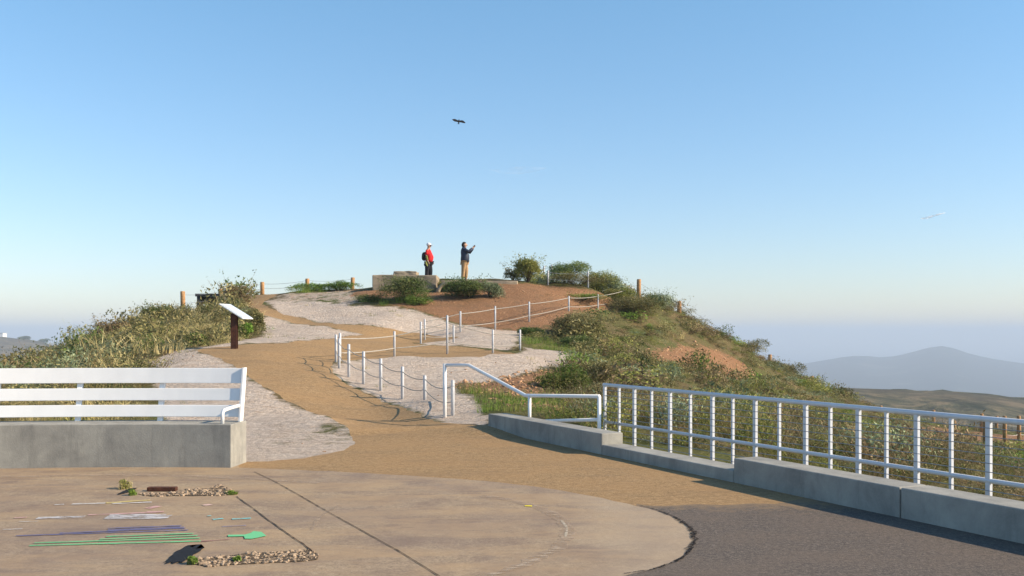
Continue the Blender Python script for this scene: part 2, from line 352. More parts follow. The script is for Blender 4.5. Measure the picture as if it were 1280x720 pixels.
def asphalt_mat():
    m, n, l, p = newmat('old_asphalt'); v = pos(n, l)
    fine = mth(n, l, 'ADD', mth(n, l, 'MULTIPLY', noise(n, l, v, 70, 5, 0.85), 0.5), mth(n, l, 'MULTIPLY', noise(n, l, v, 24, 6, 0.9), 0.5)); mid = noise(n, l, v, 1.3, 7, 0.65)
    c = ramp(n, l, fine, [(0.36, (0.02, 0.018, 0.017)), (0.5, (0.105, 0.088, 0.075)), (0.66, (0.33, 0.27, 0.22))])
    c = mix(n, l, ramp(n, l, mid, [(0.4, 0.0), (0.65, 0.5)]), c, (0.165, 0.125, 0.095))
    sy = n.new('ShaderNodeSeparateXYZ'); l.new(v, sy.inputs[0])       # grit carried off the trail lies on the first half metre
    gr_ = mth(n, l, 'ADD', mth(n, l, 'MULTIPLY', mth(n, l, 'SUBTRACT', sy.outputs[1], 8.45), 0.8, True), mth(n, l, 'MULTIPLY', mth(n, l, 'SUBTRACT', noise(n, l, v, 7, 6, 0.8), 0.5), 1.6))
    c = mix(n, l, mth(n, l, 'MULTIPLY', mth(n, l, 'SUBTRACT', gr_, 0.38), 2.0, True), c, (0.27, 0.185, 0.105))
    l.new(c, p.inputs['Base Color']); p.inputs['Roughness'].default_value = 0.9; p.inputs['Specular IOR Level'].default_value = 0.2
    bump(n, l, p, fine, 0.7, 0.012)
    return m
def concrete_mat(name='cast_concrete', base=(0.37, 0.355, 0.31), dark=(0.19, 0.185, 0.17)):
    m, n, l, p = newmat(name); v = pos(n, l)
    a = noise(n, l, v, 2.0, 8, 0.65, 0.4); f = noise(n, l, v, 55, 5, 0.7)
    c = mix(n, l, ramp(n, l, a, [(0.35, 0), (0.68, 1)]), dark, base); c = mix(n, l, mth(n, l, 'MULTIPLY', f, 0.35), c, tuple(x * 1.25 for x in base)); c = mix(n, l, ramp(n, l, noise(n, l, pos(n, l, (1, 1, 0.15)), 5.0, 6, 0.7), [(0.52, 0.0), (0.68, 0.45)]), c, tuple(x * .8 for x in dark))
    l.new(c, p.inputs['Base Color']); p.inputs['Roughness'].default_value = 0.85; p.inputs['Specular IOR Level'].default_value = 0.2
    bump(n, l, p, f, 0.35, 0.008)
    return m
def leaf_mat():
    m, n, l, p = newmat('foliage')
    at = n.new('ShaderNodeAttribute'); at.attribute_name = 'tint'
    l.new(at.outputs['Color'], p.inputs['Base Color']); p.inputs['Roughness'].default_value = 0.7; p.inputs['Specular IOR Level'].default_value = 0.15
    tr = n.new('ShaderNodeBsdfTranslucent'); l.new(at.outputs['Color'], tr.inputs['Color'])
    mx = n.new('ShaderNodeMixShader'); mx.inputs[0].default_value = 0.25
    l.new(p.outputs[0], mx.inputs[1]); l.new(tr.outputs[0], mx.inputs[2]); l.new(mx.outputs[0], n['Material Output'].inputs['Surface'])
    return m
def far_mat():
    m, n, l, p = newmat('distant_hillside'); v = pos(n, l)
    a = noise(n, l, v, 0.045, 9, 0.75, 0.5); b = noise(n, l, v, 0.006, 5, 0.6)
    c = ramp(n, l, a, [(0.42, (0.012, 0.025, 0.010)), (0.50, (0.075, 0.085, 0.04)), (0.60, (0.24, 0.19, 0.11))])
    c = mix(n, l, ramp(n, l, b, [(0.45, 0), (0.65, 0.6)]), c, (0.16, 0.12, 0.085))
    sy = n.new('ShaderNodeSeparateXYZ'); l.new(v, sy.inputs[0])       # the far massif is dark evergreen forest with paler open ridges
    woods = ramp(n, l, noise(n, l, v, 0.004, 8, 0.7, 0.4), [(0.40, (0.008, 0.018, 0.022)), (0.55, (0.02, 0.034, 0.034)), (0.66, (0.10, 0.10, 0.085))])
    c = mix(n, l, mth(n, l, 'MULTIPLY', mth(n, l, 'SUBTRACT', sy.outputs[1], 1800.0), 0.002, True), c, woods)
    l.new(c, p.inputs['Base Color']); p.inputs['Roughness'].default_value = 1; p.inputs['Specular IOR Level'].default_value = 0.0
    bump(n, l, p, a, 1.0, 6.0)
    return m
M = dict(ground=ground_mat(), path=path_mat(), plaza=plaza_mat(), asphalt=asphalt_mat(), concrete=concrete_mat(), leaf=leaf_mat(), far=far_mat(),
         old=concrete_mat('weathered_concrete', (0.38, 0.31, 0.22), (0.20, 0.155, 0.11)),
         white=simple('white_paint', (0.80, 0.80, 0.79), 0.03, 3, 0.35), galv=simple('painted_galvanised_metal', (0.50, 0.51, 0.53), 0.08, 8, 0.45),
         rail=simple('pale_painted_steel', (0.60, 0.62, 0.66), 0.04, 5, 0.38), dark=simple('dark_fastener', (0.06, 0.06, 0.065), 0.2),
         cable=simple('steel_cable', (0.30, 0.31, 0.33), 0.1, 20, 0.4, metal=0.6), rope=simple('pale_rope', (0.36, 0.33, 0.29), 0.15, 30, 0.9),
         wood=simple('round_timber_post', (0.42, 0.235, 0.105), 0.25, 12, 0.85, 0.4, 30), rust=simple('rusty_steel', (0.085, 0.032, 0.018), 0.3, 10, 0.8, 0.3),
         stem=simple('woody_stem', (0.11, 0.08, 0.055), 0.2, 20, 0.9), panel=simple('sign_laminate', (0.62, 0.70, 0.80), 0.08, 4, 0.15),
         darkpanel=simple('dark_panel', (0.035, 0.04, 0.045), 0.2, 5, 0.6), rock=simple('pale_rubble', (0.38, 0.28, 0.19), 0.45, 30, 0.95, 0.6, 40),
         redrock=simple('red_chert', (0.46, 0.27, 0.15), 0.4, 3, 0.95, 0.5, 40), soil=simple('dark_soil', (0.035, 0.028, 0.022), 0.3, 10, 1.0, 0.8, 30))

# ------------------------------------------------------------------ ground sheets: one triangulation split by outline
def build_ground():
    X0, X1, Y0, Y1 = -60.0, 60.0, -12.0, 92.0
    pts = []; edges = []
    def loop(p):
        n = len(pts); pts.extend(p); edges.extend([(n + i, n + (i + 1) % len(p)) for i in range(len(p))])
    border = [(x, Y0) for x in np.arange(X0, X1, 4)] + [(X1, y) for y in np.arange(Y0, Y1, 4)] + [(x, Y1) for x in np.arange(X1, X0, -4)] + [(X0, y) for y in np.arange(Y1, Y0, -4)]
    loop(border); loop(path_d); loop(plaza_d); loop(asph_d)
    gx, gy = np.meshgrid(np.arange(X0 + 1, X1 - 0.5, 1.6), np.arange(Y0 + 1, Y1 - 0.5, 1.6)); gx = gx.ravel(); gy = gy.ravel()
    fx, fy = np.meshgrid(np.arange(-30, 36, 0.34), np.arange(12, 64, 0.34)); fx = fx.ravel(); fy = fy.ravel()
    cone = (np.abs(fx) < 0.60 * fy + 1.5) & ((fy > 17) | (wall_s(fx, fy) > 0)); fx = fx[cone]; fy = fy[cone]
    ins = (np.abs(gx) < 0.60 * gy + 1.5) & (gy > 12) & (gy < 64) & (np.abs(gx) < 30)
    gx = np.concatenate([gx[~ins], fx]); gy = np.concatenate([gy[~ins], fy])
    # strip along the wall line so the step behind it is crisp
    for t in np.arange(-0.3, 22, 0.4):
        for s in (0.05, 0.30, 0.6):
            w = wpt(t, s); gx = np.append(gx, w.x); gy = np.append(gy, w.y)
    gx = gx + rng.uniform(-.05, .05, len(gx)); gy = gy + rng.uniform(-.05, .05, len(gy))
    pts.extend(zip(gx.tolist(), gy.tolist()))
    V, E, Fc, *_ = delaunay_2d_cdt([Vector(p) for p in pts], edges, [], 0, 1e-5, False)
    VX = np.array([v.x for v in V]); VY = np.array([v.y for v in V])
    T = np.array([f for f in Fc if len(f) == 3], dtype=np.int64)
    cx = VX[T].mean(1); cyy = VY[T].mean(1)
    cls = np.zeros(len(T), int)
    cls[inpoly(cx, cyy, path_d)] = 1; cls[inpoly(cx, cyy, asph_d)] = 2; cls[inpoly(cx, cyy, plaza_d)] = 3
    zs = tz(VX, VY, False)
    onpath = sstep(-0.5, 0.25, -sdist(VX, VY, path))            # 1 away from the path, 0 on it
    onflat = np.where(zs == 0, 0, 1.0)
    zs = zs + rough(VX, VY) * onpath * onflat
    zs = zs - 0.02 * (1 - onpath) * 0
    zone = np.zeros((len(VX), 4)); zone[:, 3] = 1
    zone[:, 0] = zone_w(VX, VY, 'gravel', 0.45); zone[:, 1] = zone_w(VX, VY, 'red', 0.6); zone[:, 2] = zone_w(VX, VY, 'grass', 0.5)
    sa = zone_w(VX, VY, 'sandy', 0.7); zone[:, 0] = np.maximum(zone[:, 0], sa * 0.62); zone[:, 1] = np.maximum(zone[:, 1], sa * 0.42)
    c0 = Vector(hit(560, 665)); ringR = 0
    for k, name, mat in ((0, 'hill_ground', 'ground'), (1, 'path', 'path'), (2, 'asphalt_road', 'asphalt'), (3, 'concrete_paving', 'plaza')):
        t = T[cls == k]; u, inv = np.unique(t.ravel(), return_inverse=True)
        me = bpy.data.meshes.new(name)
        me.from_pydata(np.stack([VX[u], VY[u], zs[u]], 1).tolist(), [], inv.reshape(-1, 3).tolist())
        a = me.attributes.new('zone', 'FLOAT_COLOR', 'POINT')
        zz = zone[u].copy()
        if k == 3: zz[:, 0] = sstep(0.15, 0.5, VX[u] - 0.35)  # paler worn rim
        a.data.foreach_set('color', zz.ravel().astype(np.float32))
        for p in me.polygons: p.use_smooth = True
        me.materials.append(M[mat]); me.update()
        o = bpy.data.objects.new(name, me); C.objects.link(o); tag(o, kind='structure')
    # far ground: rings of the same border scaled outward
    b = np.array(border); ctr = np.array([0, 40.0]); rings = [1.0, 1.06, 1.14, 1.25, 1.4, 1.6, 1.85, 2.15]
    s = 2.15
    while s < 300: s *= 1.045 if s < 16 else 1.06; rings.append(s)
    # far rings are refined around the view direction
    ang = np.arctan2(b[:, 0] - ctr[0], b[:, 1] - ctr[1])
    n = len(b); vs = []
    fine_b = []
    for i in range(n):
        k = 6 if b[i][1] > 20 else 1
        for j in range(k): fine_b.append(b[i] + (b[(i + 1) % n] - b[i]) * j / k)
    fb = np.array(fine_b); n = len(fb)
    A = np.array([ctr + (fb - ctr) * q for q in rings]).reshape(-1, 2)
    zz = tz(A[:, 0], A[:, 1]); zz[:n] = tz(fb[:, 0], fb[:, 1], True)
    # keep the first ring on the border's own chords
    bz = tz(b[:, 0], b[:, 1], True); kidx = 0
    for i in range(len(b)):
        k = 6 if b[i][1] > 20 else 1
        for j in range(k): zz[kidx] = bz[i] + (bz[(i + 1) % len(b)] - bz[i]) * j / k; kidx += 1
    fs = [(r * n + i, r * n + (i + 1) % n, (r + 1) * n + (i + 1) % n, (r + 1) * n + i) for r in range(len(rings) - 1) for i in range(n)]
    me = bpy.data.meshes.new('distant_hills'); me.from_pydata(np.column_stack([A, zz]).tolist(), [], fs)
    for p in me.polygons: p.use_smooth = True
    me.materials.append(M['far']); me.update()
    bm = bmesh.new(); bm.from_mesh(me); bmesh.ops.recalc_face_normals(bm, faces=bm.faces); bm.to_mesh(me); bm.free()
    o = bpy.data.objects.new('distant_hills', me); C.objects.link(o); tag(o, kind='structure')
build_ground()
m, n, l, p = newmat('bay_water'); p.inputs['Base Color'].default_value = (0.03, 0.06, 0.09, 1); p.inputs['Roughness'].default_value = 0.35
bump(n, l, p, noise(n, l, pos(n, l), 0.05, 4), 0.5, 2.0)
tag(MB().add([(-17500, -12000, -215), (17500, -12000, -215), (17500, 17500, -215), (-17500, 17500, -215)], [(0, 1, 2, 3)]).build('water', m), kind='structure')

# haze
m = bpy.data.materials.new('haze'); m.use_nodes = True; n = m.node_tree.nodes; l = m.node_tree.links; n.remove(n['Principled BSDF'])
pv = n.new('ShaderNodeVolumePrincipled'); pv.inputs['Color'].default_value = (0.63, 0.725, 0.85, 1); pv.inputs['Density'].default_value = 0.00031; pv.inputs['Anisotropy'].default_value = 0.0
l.new(pv.outputs[0], n['Material Output'].inputs['Volume'])
hz = MB().hexa([(-18000, -12500, -260), (18000, -12500, -260), (18000, 18000, -260), (-18000, 18000, -260), (-18000, -12500, 60), (18000, -12500, 60), (18000, 18000, 60), (-18000, 18000, 60)]).build('haze', m)
tag(hz, kind='stuff')

# ------------------------------------------------------------------ kerb wall on the right (three cast sections)
def wall_section(t0, t1, z, name, label, th=0.33, parent=None):
    mb = MB(); q = [wpt(t0, 0, -0.25), wpt(t1, 0, -0.25), wpt(t1, th, -0.25), wpt(t0, th, -0.25)]
    mb.hexa([*q, *[Vector((v.x, v.y, z)) for v in q]])
    o = mb.build(name, M['concrete'], parent, bevel=0.012)
    if label: tag(o, label, 'kerb wall', 'low concrete kerb walls under the railing')
    return o
tA = t_at(752, 0.0); tB = t_at(917, 0.0); tJ = t_at(1125, 0.0)
wall_section(0.0, tA, 0.275, 'kerb_wall', 'raised concrete kerb section furthest from the camera, below the plain white handrail')
wall_section(tA + 0.006, tB - 0.006, 0.130, 'kerb_wall', 'lowest concrete kerb section, stepped down between two taller ones')
kw = wall_section(tB, tJ - 0.006, 0.262, 'kerb_wall', 'tall concrete kerb section beginning at the step and ending at the joint near the right edge')
wall_section(tJ + 0.006, 21.0, 0.262, 'kerb_wall', 'nearest concrete kerb section running out of the right edge of the photo')

# ------------------------------------------------------------------ cable railing
RS = 1.575      # the railing follows a lower ramp behind the kerb
rt = thing('cable_railing', 'long pale steel railing with horizontal cables standing behind the concrete kerb', 'railing', wpt(t_at(756, RS), RS))
rinv = -Vector(rt.location)
ZT, ZL = 0.763, 0.169
tR0 = t_at(756, RS); tR1 = t_at(1290, RS) + 4.5
def rp(t, z, s=RS): return wpt(t, s, z) + rinv
yaw = math.atan2(WD.y, WD.x)
MB().tube([rp(tR0 - 0.03, ZT), rp(tR1, ZT)], 0.029, 10).build('top_rail', M['rail'], rt, True)
MB().tube([rp(tR0, ZL), rp(tR1, ZL)], 0.025, 10).build('lower_rail', M['rail'], rt, True)
main_px = [756, 793, 837.5, 890.5, 944, 1007, 1073, 1146, 1236]
slim_px = [774, 814.5, 863, 916, 974, 1038, 1108, 1189]
mt = [t_at(a, RS) for a in main_px]; st = [t_at(a, RS) for a in slim_px]
dt = mt[-1] - mt[-2]
while mt[-1] + dt < tR1: st.append(mt[-1] + dt / 2); mt.append(mt[-1] + dt)
for t in mt:
    b = tz1(*wpt(t, RS).xy) - 0.1
    MB().box(rp(t, (b + ZT - 0.02) / 2), (0.052, 0.040, ZT - 0.02 - b), yaw).build('post', M['rail'], rt, bevel=0.003)
for t in st:
    b = tz1(*wpt(t, RS).xy) - 0.1
    MB().box(rp(t, (b + ZT - 0.022) / 2), (0.032, 0.036, ZT - 0.022 - b), yaw).build('baluster', M['rail'], rt, bevel=0.002)
for z in (0.68, 0.595, 0.51, 0.425, 0.34, 0.255, 0.075, -0.01, -0.095):
    MB().tube([rp(tR0, z, RS - 0.02), rp(tR1, z, RS - 0.02)], 0.0042, 6).build('cable', M['cable'], rt)

# ------------------------------------------------------------------ white handrail
def W3(px, py, d): return Vector(P(px, py, d))
hr = thing('handrail', 'white tubular handrail that drops down beside the low kerb before the cable railing', 'handrail', W3(555, 528, 17.8))
hinv = -Vector(hr.location)
a0, a1, a2, a3 = W3(556, 456.5, 17.8), W3(586, 456.5, 17.6), W3(657, 494.5, 16.5), W3(749, 495.5, 15.0)
MB().tube([a0 + hinv, a1 + hinv, a2 + hinv, a3 + hinv], 0.031, 10).build('top_rail', M['white'], hr, True)
for q in (a0, W3(662, 495, 16.4), a3):
    b = tz1(q.x, q.y) - 0.15
    MB().tube([Vector((q.x, q.y, b)) + hinv, q + Vector((0, 0, 0.028 if q is a0 else -0.0)) + hinv], 0.033 if q is a0 else 0.029, 10).build('post', M['white'], hr, True)
MB().tube([W3(662, 527, 16.4) + hinv, W3(749, 524.5, 15.0) + hinv], 0.029, 10).build('lower_rail', M['white'], hr, True)

# ------------------------------------------------------------------ rope fences with slim metal posts
def rope_fence(label, posts, ropes, rmat, rr, sag, pr=0.033, cat='rope fence'):
    """posts: (px, py_base, py_top, d); each stands on the terrain under it"""
    pts = []
    for px, pb, pt, d in posts:
        x = (px - 640) / F * d; g = tz1(x, d); top = max(g + 0.4, H - (pt - YH) * d / F); pts.append((x, d, g, top))
    root = thing('rope_fence', label, cat, (pts[0][0], pts[0][1], pts[0][2]), group='rope fences along the trail')
    inv = -Vector(root.location)
    for x, y, g, t in pts:
        o = MB().tube([Vector((x, y, g - 0.15)) + inv, Vector((x, y, t - 0.012)) + inv, Vector((x, y, t)) + inv], [pr, pr, pr * 0.6], 10).build('post', M['galv'], root, True)
        for fr in ropes:
            z = g + (t - g) * fr
            MB().tube([Vector((x, y, z - 0.008)) + inv, Vector((x, y, z + 0.008)) + inv], pr + 0.004, 10).build('rope_collar', M['cable' if rmat == 'cable' else 'galv'], o)
    for a, b in zip(pts[:-1], pts[1:]):
        for fr in ropes:
            A = Vector((a[0], a[1], a[2] + (a[3] - a[2]) * fr)); B = Vector((b[0], b[1], b[2] + (b[3] - b[2]) * fr)); L = (B - A).length
            q = [A.lerp(B, i / 12) + Vector((0, 0, -sag * L * 4 * (i / 12) * (1 - i / 12))) + inv for i in range(13)]
            MB().tube(q, rr, 6).build('rope', M[rmat], root, True)
    return root
rope_fence('slack-roped slim posts curving up the near right side of the trail from the white handrail',
    [(566, 527, 475, 17.9), (531, 516, 469, 19.9), (503, 504, 458, 20.9), (476, 491, 448, 21.9), (454.5, 481, 439, 22.7), (436, 470, 430, 23.5), (424, 461, 423, 24.6), (420, 456, 418, 25.6)], (0.84, 0.42), 'rope', 0.009, 0.05)
rope_fence('tight pale rope fence behind the flat gravel patch, from trail corner to green verge',
    [(425, 454, 416, 26), (493, 446, 414, 28.7), (559, 446, 394, 29.4), (616, 445.5, 412, 30.0), (650, 442.5, 412, 30.6)], (0.80, 0.28), 'rope', 0.016, 0.012)
rope_fence('pale rope fence climbing across the red dirt slope to the wooden post on the right',
    [(531, 426, 399, 34), (575.5, 417, 389, 34.5), (619, 408, 382.5, 36.2), (661.5, 402.5, 377, 37.2), (711, 391, 370, 39.5), (747.5, 389, 368, 43), (786, 380, 359, 46.5)], (0.88, 0.30), 'rope', 0.014, 0.011)
rope_fence('short two-post roped stub at the bend, left end of the gravel island',
    [(526, 431, 402, 31.8), (567, 433, 405, 32.4)], (0.85, 0.35), 'rope', 0.010, 0.04)
rope_fence('roped posts on the skyline among the rounded summit bushes',
    [(685, 360, 338, 44.5), (735, 361, 339, 45)], (0.85, 0.4), 'cable', 0.010, 0.02, 0.04)
rope_fence('two pale posts standing close together behind the tall twiggy summit bush',
    [(680, 352, 332, 47.5), (689.5, 352, 331, 47)], (0.85, 0.4), 'cable', 0.008, 0.02, 0.04)
rope_fence('pair of short pale posts right beside the tallest timber post on the crest',
    [(786.5, 374, 359.5, 47.5), (789.5, 374, 358.5, 48.5)], (0.85,), 'rope', 0.010, 0.02, 0.045)

# ------------------------------------------------------------------ timber post fences
def timber_fence(name, label, posts, rad, wires=(0.85, 0.5)):
    pts = []
    for px, pb, pt, d in posts:
        x = (px - 640) / F * d; g = tz1(x, d); t = max(H - (pt - YH) * d / F, g + 0.6); pts.append((x, d, g, t))
    root = thing(name, label, 'timber fence', (pts[0][0], pts[0][1], pts[0][2]), group='timber post fences along the hill crest'); inv = -Vector(root.location)
    for x, y, g, t in pts:
        lx, ly = rng.normal(0, .025, 2)
        MB().tube([Vector((x, y, g - 0.3)) + inv, Vector((x + lx, y + ly, t - 0.02)) + inv, Vector((x + lx, y + ly, t)) + inv], [rad, rad * 0.96, rad * 0.8], 12).build('post', M['wood'], root, True)
    for a, b in zip(pts[:-1], pts[1:]):
        for fr in wires:
            A = Vector((a[0], a[1], a[2] + (a[3] - a[2]) * fr)); B = Vector((b[0], b[1], b[2] + (b[3] - b[2]) * fr))
            MB().tube([A.lerp(B, i / 6) + inv + Vector((0, 0, -0.25 * (i / 6) * (1 - i / 6))) for i in range(7)], 0.007, 5).build('wire', M['cable'], root)
timber_fence('timber_fence', 'orange-brown timber posts and wire running down the right skyline to the far right edge',
    [(798, 376, 349, 50), (849, 392, 378, 52), (962, 461, 443, 57), (1015, 485, 470, 61), (1056, 506, 489, 64), (1101, 528, 507, 66), (1167, 536, 512.5, 69), (1226.5, 540, 517, 64), (1245, 541, 520, 68), (1290, 545, 520, 70)], 0.11)
timber_fence('timber_fence', 'timber posts standing in the grass in front of the red dirt flat at far right',
    [(1109, 530, 510, 52), (1194, 551, 526, 49), (1231, 551, 520, 44), (1256, 551, 520, 43), (1274, 551, 520, 43.5), (1330, 560, 522, 44)], 0.085, (0.8, 0.45))
timber_fence('timber_fence', 'timber posts and thin wire behind the scrub on the left hilltop',
    [(229, 382, 364, 41), (276, 376, 361, 44), (328, 370, 358, 46.5), (384, 364, 356.5, 47), (440, 362, 356, 48)], 0.10)

# ------------------------------------------------------------------ interpretive sign
sb = Vector((*hit(293, 436), 0)); sb.z = tz1(sb.x, sb.y); sdp = sb.y
sg = thing('trail_sign', 'tilted pale panel on a single rusty brown post at the left edge of the trail', 'information sign', sb)
hs = (436 - 390) * sdp / F
MB().box((0, 0, hs / 2 - 0.1), (0.085, 0.13, hs + 0.15)).build('post', M['rust'], sg, bevel=0.004)
MB().box((-0.0, 0.075, hs / 2 - 0.1), (0.16, 0.012, hs + 0.13)).box((0, -0.075, hs / 2 - 0.1), (0.16, 0.012, hs + 0.13)).build('post_flange', M['rust'], sg)
Mr = Matrix.Rotation(R(30), 4, 'Y')
pn = MB().box((0.05, 0.0, hs + 0.02), (0.80, 0.62, 0.028), M=Matrix.Rotation(R(-12), 4, 'Z') @ Mr).build('panel', M['white'], sg, bevel=0.004)
MB().box((0.062, 0.0, hs + 0.040), (0.72, 0.54, 0.006), M=Matrix.Rotation(R(-12), 4, 'Z') @ Mr).build('printed_sheet', M['panel'], pn)

# ------------------------------------------------------------------ seat wall and bench back
CX, CY, RAD = -4.4, -0.15, 12.0
def arc(a, r, z): return Vector((CX + r * math.sin(a), CY + r * math.cos(a), z))
aE = math.asin((-3.33 - CX) / RAD); aS = -0.55
N = 40
def arc_band(r0, r1, z0, z1, lean0=0.0, lean1=0.0, a0=aS, a1=aE, n=N):
    mb = MB(); vs = []; fs = []
    for i in range(n + 1):
        a = a0 + (a1 - a0) * i / n
        vs += [arc(a, r0 + lean0, z0), arc(a, r1 + lean0, z0), arc(a, r1 + lean1, z1), arc(a, r0 + lean1, z1)]
    for i in range(n):
        for k in range(4): fs.append((i * 4 + k, i * 4 + (k + 1) % 4, (i + 1) * 4 + (k + 1) % 4, (i + 1) * 4 + k))
    fs += [(0, 1, 2, 3), (n * 4 + 3, n * 4 + 2, n * 4 + 1, n * 4)]
    return mb.add(vs, fs)
sw = arc_band(RAD, RAD + 0.52, -0.2, 0.515).build('seat_wall', M['concrete'], bevel=0.012)
tag(sw, 'curved grey concrete seat wall carrying the white slatted bench back', 'seat wall')
bn = thing('slatted_bench_back', 'white three-slat metal bench back with an arm loop, fixed on the curved concrete seat wall', 'bench', arc(aE, RAD + 0.4, 0.515))
binv = -Vector(bn.location)
def shift(mb): mb.v = [tuple(Vector(v) + binv) for v in mb.v]; return mb
aB = aE - 0.0035
def lean(z): return 0.36 + (z - 0.515) * 0.20
for z0, z1 in ((0.978, 1.163), (0.768, 0.914), (0.570, 0.712)):
    shift(arc_band(RAD, RAD + 0.035, z0, z1, lean(z0), lean(z1), aS + 0.01, aB)).build('slat', M['white'], bn, bevel=0.006)
k = 0
for px in (302.5, 200, 97, -6, -110, -220):
    d0 = RAD + lean(0.8) ; a = math.atan2((px - 640) / F * 12.2 - CX, 12.2 - CY)
    for _ in range(4):
        q = arc(a, d0, 0); a = math.atan2((px - 640) / F * q.y - CX, q.y - CY)
    p0, p1 = arc(a, RAD + lean(0.515) + 0.062, 0.515), arc(a, RAD + lean(1.15) + 0.062, 1.15)
    th = 0.016 if px > 290 else 0.030
    tdir = Vector((math.cos(a), -math.sin(a), 0)) * th; rdir = Vector((math.sin(a), math.cos(a), 0)) * 0.026
    if px > 290: tdir = Vector((math.cos(a), -math.sin(a), 0)) * 0.02; rdir = rdir * 2.0; a_ = aE - 0.0020; p0, p1 = arc(a_, RAD + lean(0.515) + 0.02, 0.515), arc(a_, RAD + lean(1.17) + 0.02, 1.17); tdir = tdir * 0.7
    mb = MB().hexa([p0 - tdir - rdir, p0 + tdir - rdir, p0 + tdir + rdir, p0 - tdir + rdir, p1 - tdir - rdir, p1 + tdir - rdir, p1 + tdir + rdir, p1 - tdir + rdir])
    shift(mb).build('support', M['white'], bn, bevel=0.004)
# arm loop
aa = aE - 0.026
arm = [arc(aE - 0.0110, RAD + 0.07, 0.515), arc(aE - 0.0110, RAD + 0.07, 0.645), arc(aE - 0.0103, RAD + 0.09, 0.672), arc(aE - 0.0065, RAD + 0.20, 0.695), arc(aE - 0.0035, RAD + 0.40, 0.71)]
shift(MB().tube(arm, 0.023, 8)).build('arm_rest', M['white'], bn, True)

# ------------------------------------------------------------------ old gun-emplacement ruin on the summit
def Wd(px, d): return (px - 640) / F * d
def slab(name, label, px0, px1, ptop, pbot, d, depth, cat='concrete ruin', rough_=0.02, dz=0.5, px0b=None):
    mb = MB(); x0, x1 = Wd(px0, d), Wd(px1, d); z1 = H - (ptop - YH) * d / F; z0 = min(H - (pbot - YH) * d / F, tz1((x0 + x1) / 2, d)) - dz
    bm = bmesh.new(); nx = max(4, int((x1 - x0) / 0.18)); nz = 6; ny = 4
    bmesh.ops.create_cube(bm, size=1)
    bmesh.ops.subdivide_edges(bm, edges=bm.edges[:], cuts=5, use_grid_fill=True)
    q = np.random.default_rng(int(px0))
    for v in bm.verts:
        v.co = Vector((x0 + (v.co.x + .5) * (x1 - x0), d + (v.co.y + .5) * depth, z0 + (v.co.z + .5) * (z1 - z0))) + Vector(q.normal(0, rough_, 3))
    me = bpy.data.meshes.new(name); bm.to_mesh(me); bm.free(); me.materials.append(M['old'])
    o = bpy.data.objects.new(name, me); C.objects.link(o)
    if label: tag(o, label, cat)
    b = o.modifiers.new('bevel', 'BEVEL'); b.width = 0.03; b.segments = 2
    return o
slab('concrete_ruin', 'stepped weathered concrete block at the left end of the summit ruin', 465, 546, 344, 364, 42.8, 1.6)
s2 = slab('concrete_slab', 'thin raised concrete slab lying on top of the summit block', 491.5, 520.5, 338.8, 345, 43.1, 1.1, dz=-0.32, rough_=0.012)
slab('concrete_ruin', 'low broken concrete wall ending right of the second summit bush', 552, 647, 351.0, 366, 43.2, 0.7, rough_=0.03)
# broken culvert mouth beside the block
dm = 42.3; mb = MB(); cx0 = Wd(566, dm); gz = tz1(cx0, dm)
vs = []; fs = []; nn = 16
for j, y in enumerate((dm - 0.3, dm + 0.9)):
    for i in range(nn + 1):
        a = math.pi * i / nn
        for r in (0.42, 0.56): vs.append((cx0 + r * math.cos(a) * 1.25, y, gz - 0.1 + r * math.sin(a) * 0.95))
K = 2 * (nn + 1)
for i in range(nn):
    a = i * 2; fs += [(a, a + 2, a + 3, a + 1), (K + a, K + a + 1, K + a + 3, K + a + 2), (a + 1, a + 3, K + a + 3, K + a + 1), (a, K + a, K + a + 2, a + 2)]
fs += [(0, 1, K + 1, K), (2 * nn, K + 2 * nn, K + 2 * nn + 1, 2 * nn + 1)]
cv = mb.add(vs, fs).build('concrete_arch', M['old'], None, True)
tag(cv, 'small half-buried concrete arch between the two dark summit bushes', 'concrete arch')
# dark low panel on left hill
dd = 43.0; x0, x1 = Wd(246, dd), Wd(279, dd); zt = H - (367.3 - YH) * dd / F
dp = thing('dark_bench', 'dark low slab-topped bench half hidden by scrub on the left hilltop', 'bench', ((x0 + x1) / 2, dd, tz1((x0 + x1) / 2, dd))); iz = dp.location.z
MB().box((0, 0, zt - iz - 0.06), (x1 - x0, 0.5, 0.12)).build('seat', M['darkpanel'], dp, bevel=0.01)
for sx in (-1, 1): MB().box((sx * (x1 - x0) * 0.38, 0, (zt - iz - 0.12) / 2 - 0.1), (0.14, 0.42, zt - iz - 0.12 + 0.2)).build('leg', M['darkpanel'], dp, bevel=0.01)
MB().box((0, 0.12, (zt - iz) * 0.55), (x1 - x0 - 0.1, 0.06, (zt - iz) * 0.5)).build('back_panel', M['darkpanel'], dp)

# ------------------------------------------------------------------ pale building and dark groves on the far left hill
D = 1500
def far_top(px): x = Wd(px, D); return float(far_z(np.array([x]), np.array([float(D)]))[0])
x0 = Wd(-4, D); z0 = far_top(-4) - 2
bl = thing('hilltop_building', 'tiny white flat-roofed building on the hazy far left ridge', 'building', (x0, D, z0))
MB().box((0, 0, 3.2), (24, 12, 6.4)).build('wall', M['white'], bl)
MB().box((0, 0, 6.6), (25, 13, 0.5)).build('roof', M['galv'], bl)
MB().box((-2, 0, 8.1), (8, 8, 2.6)).build('roof_hut', M['white'], bl)

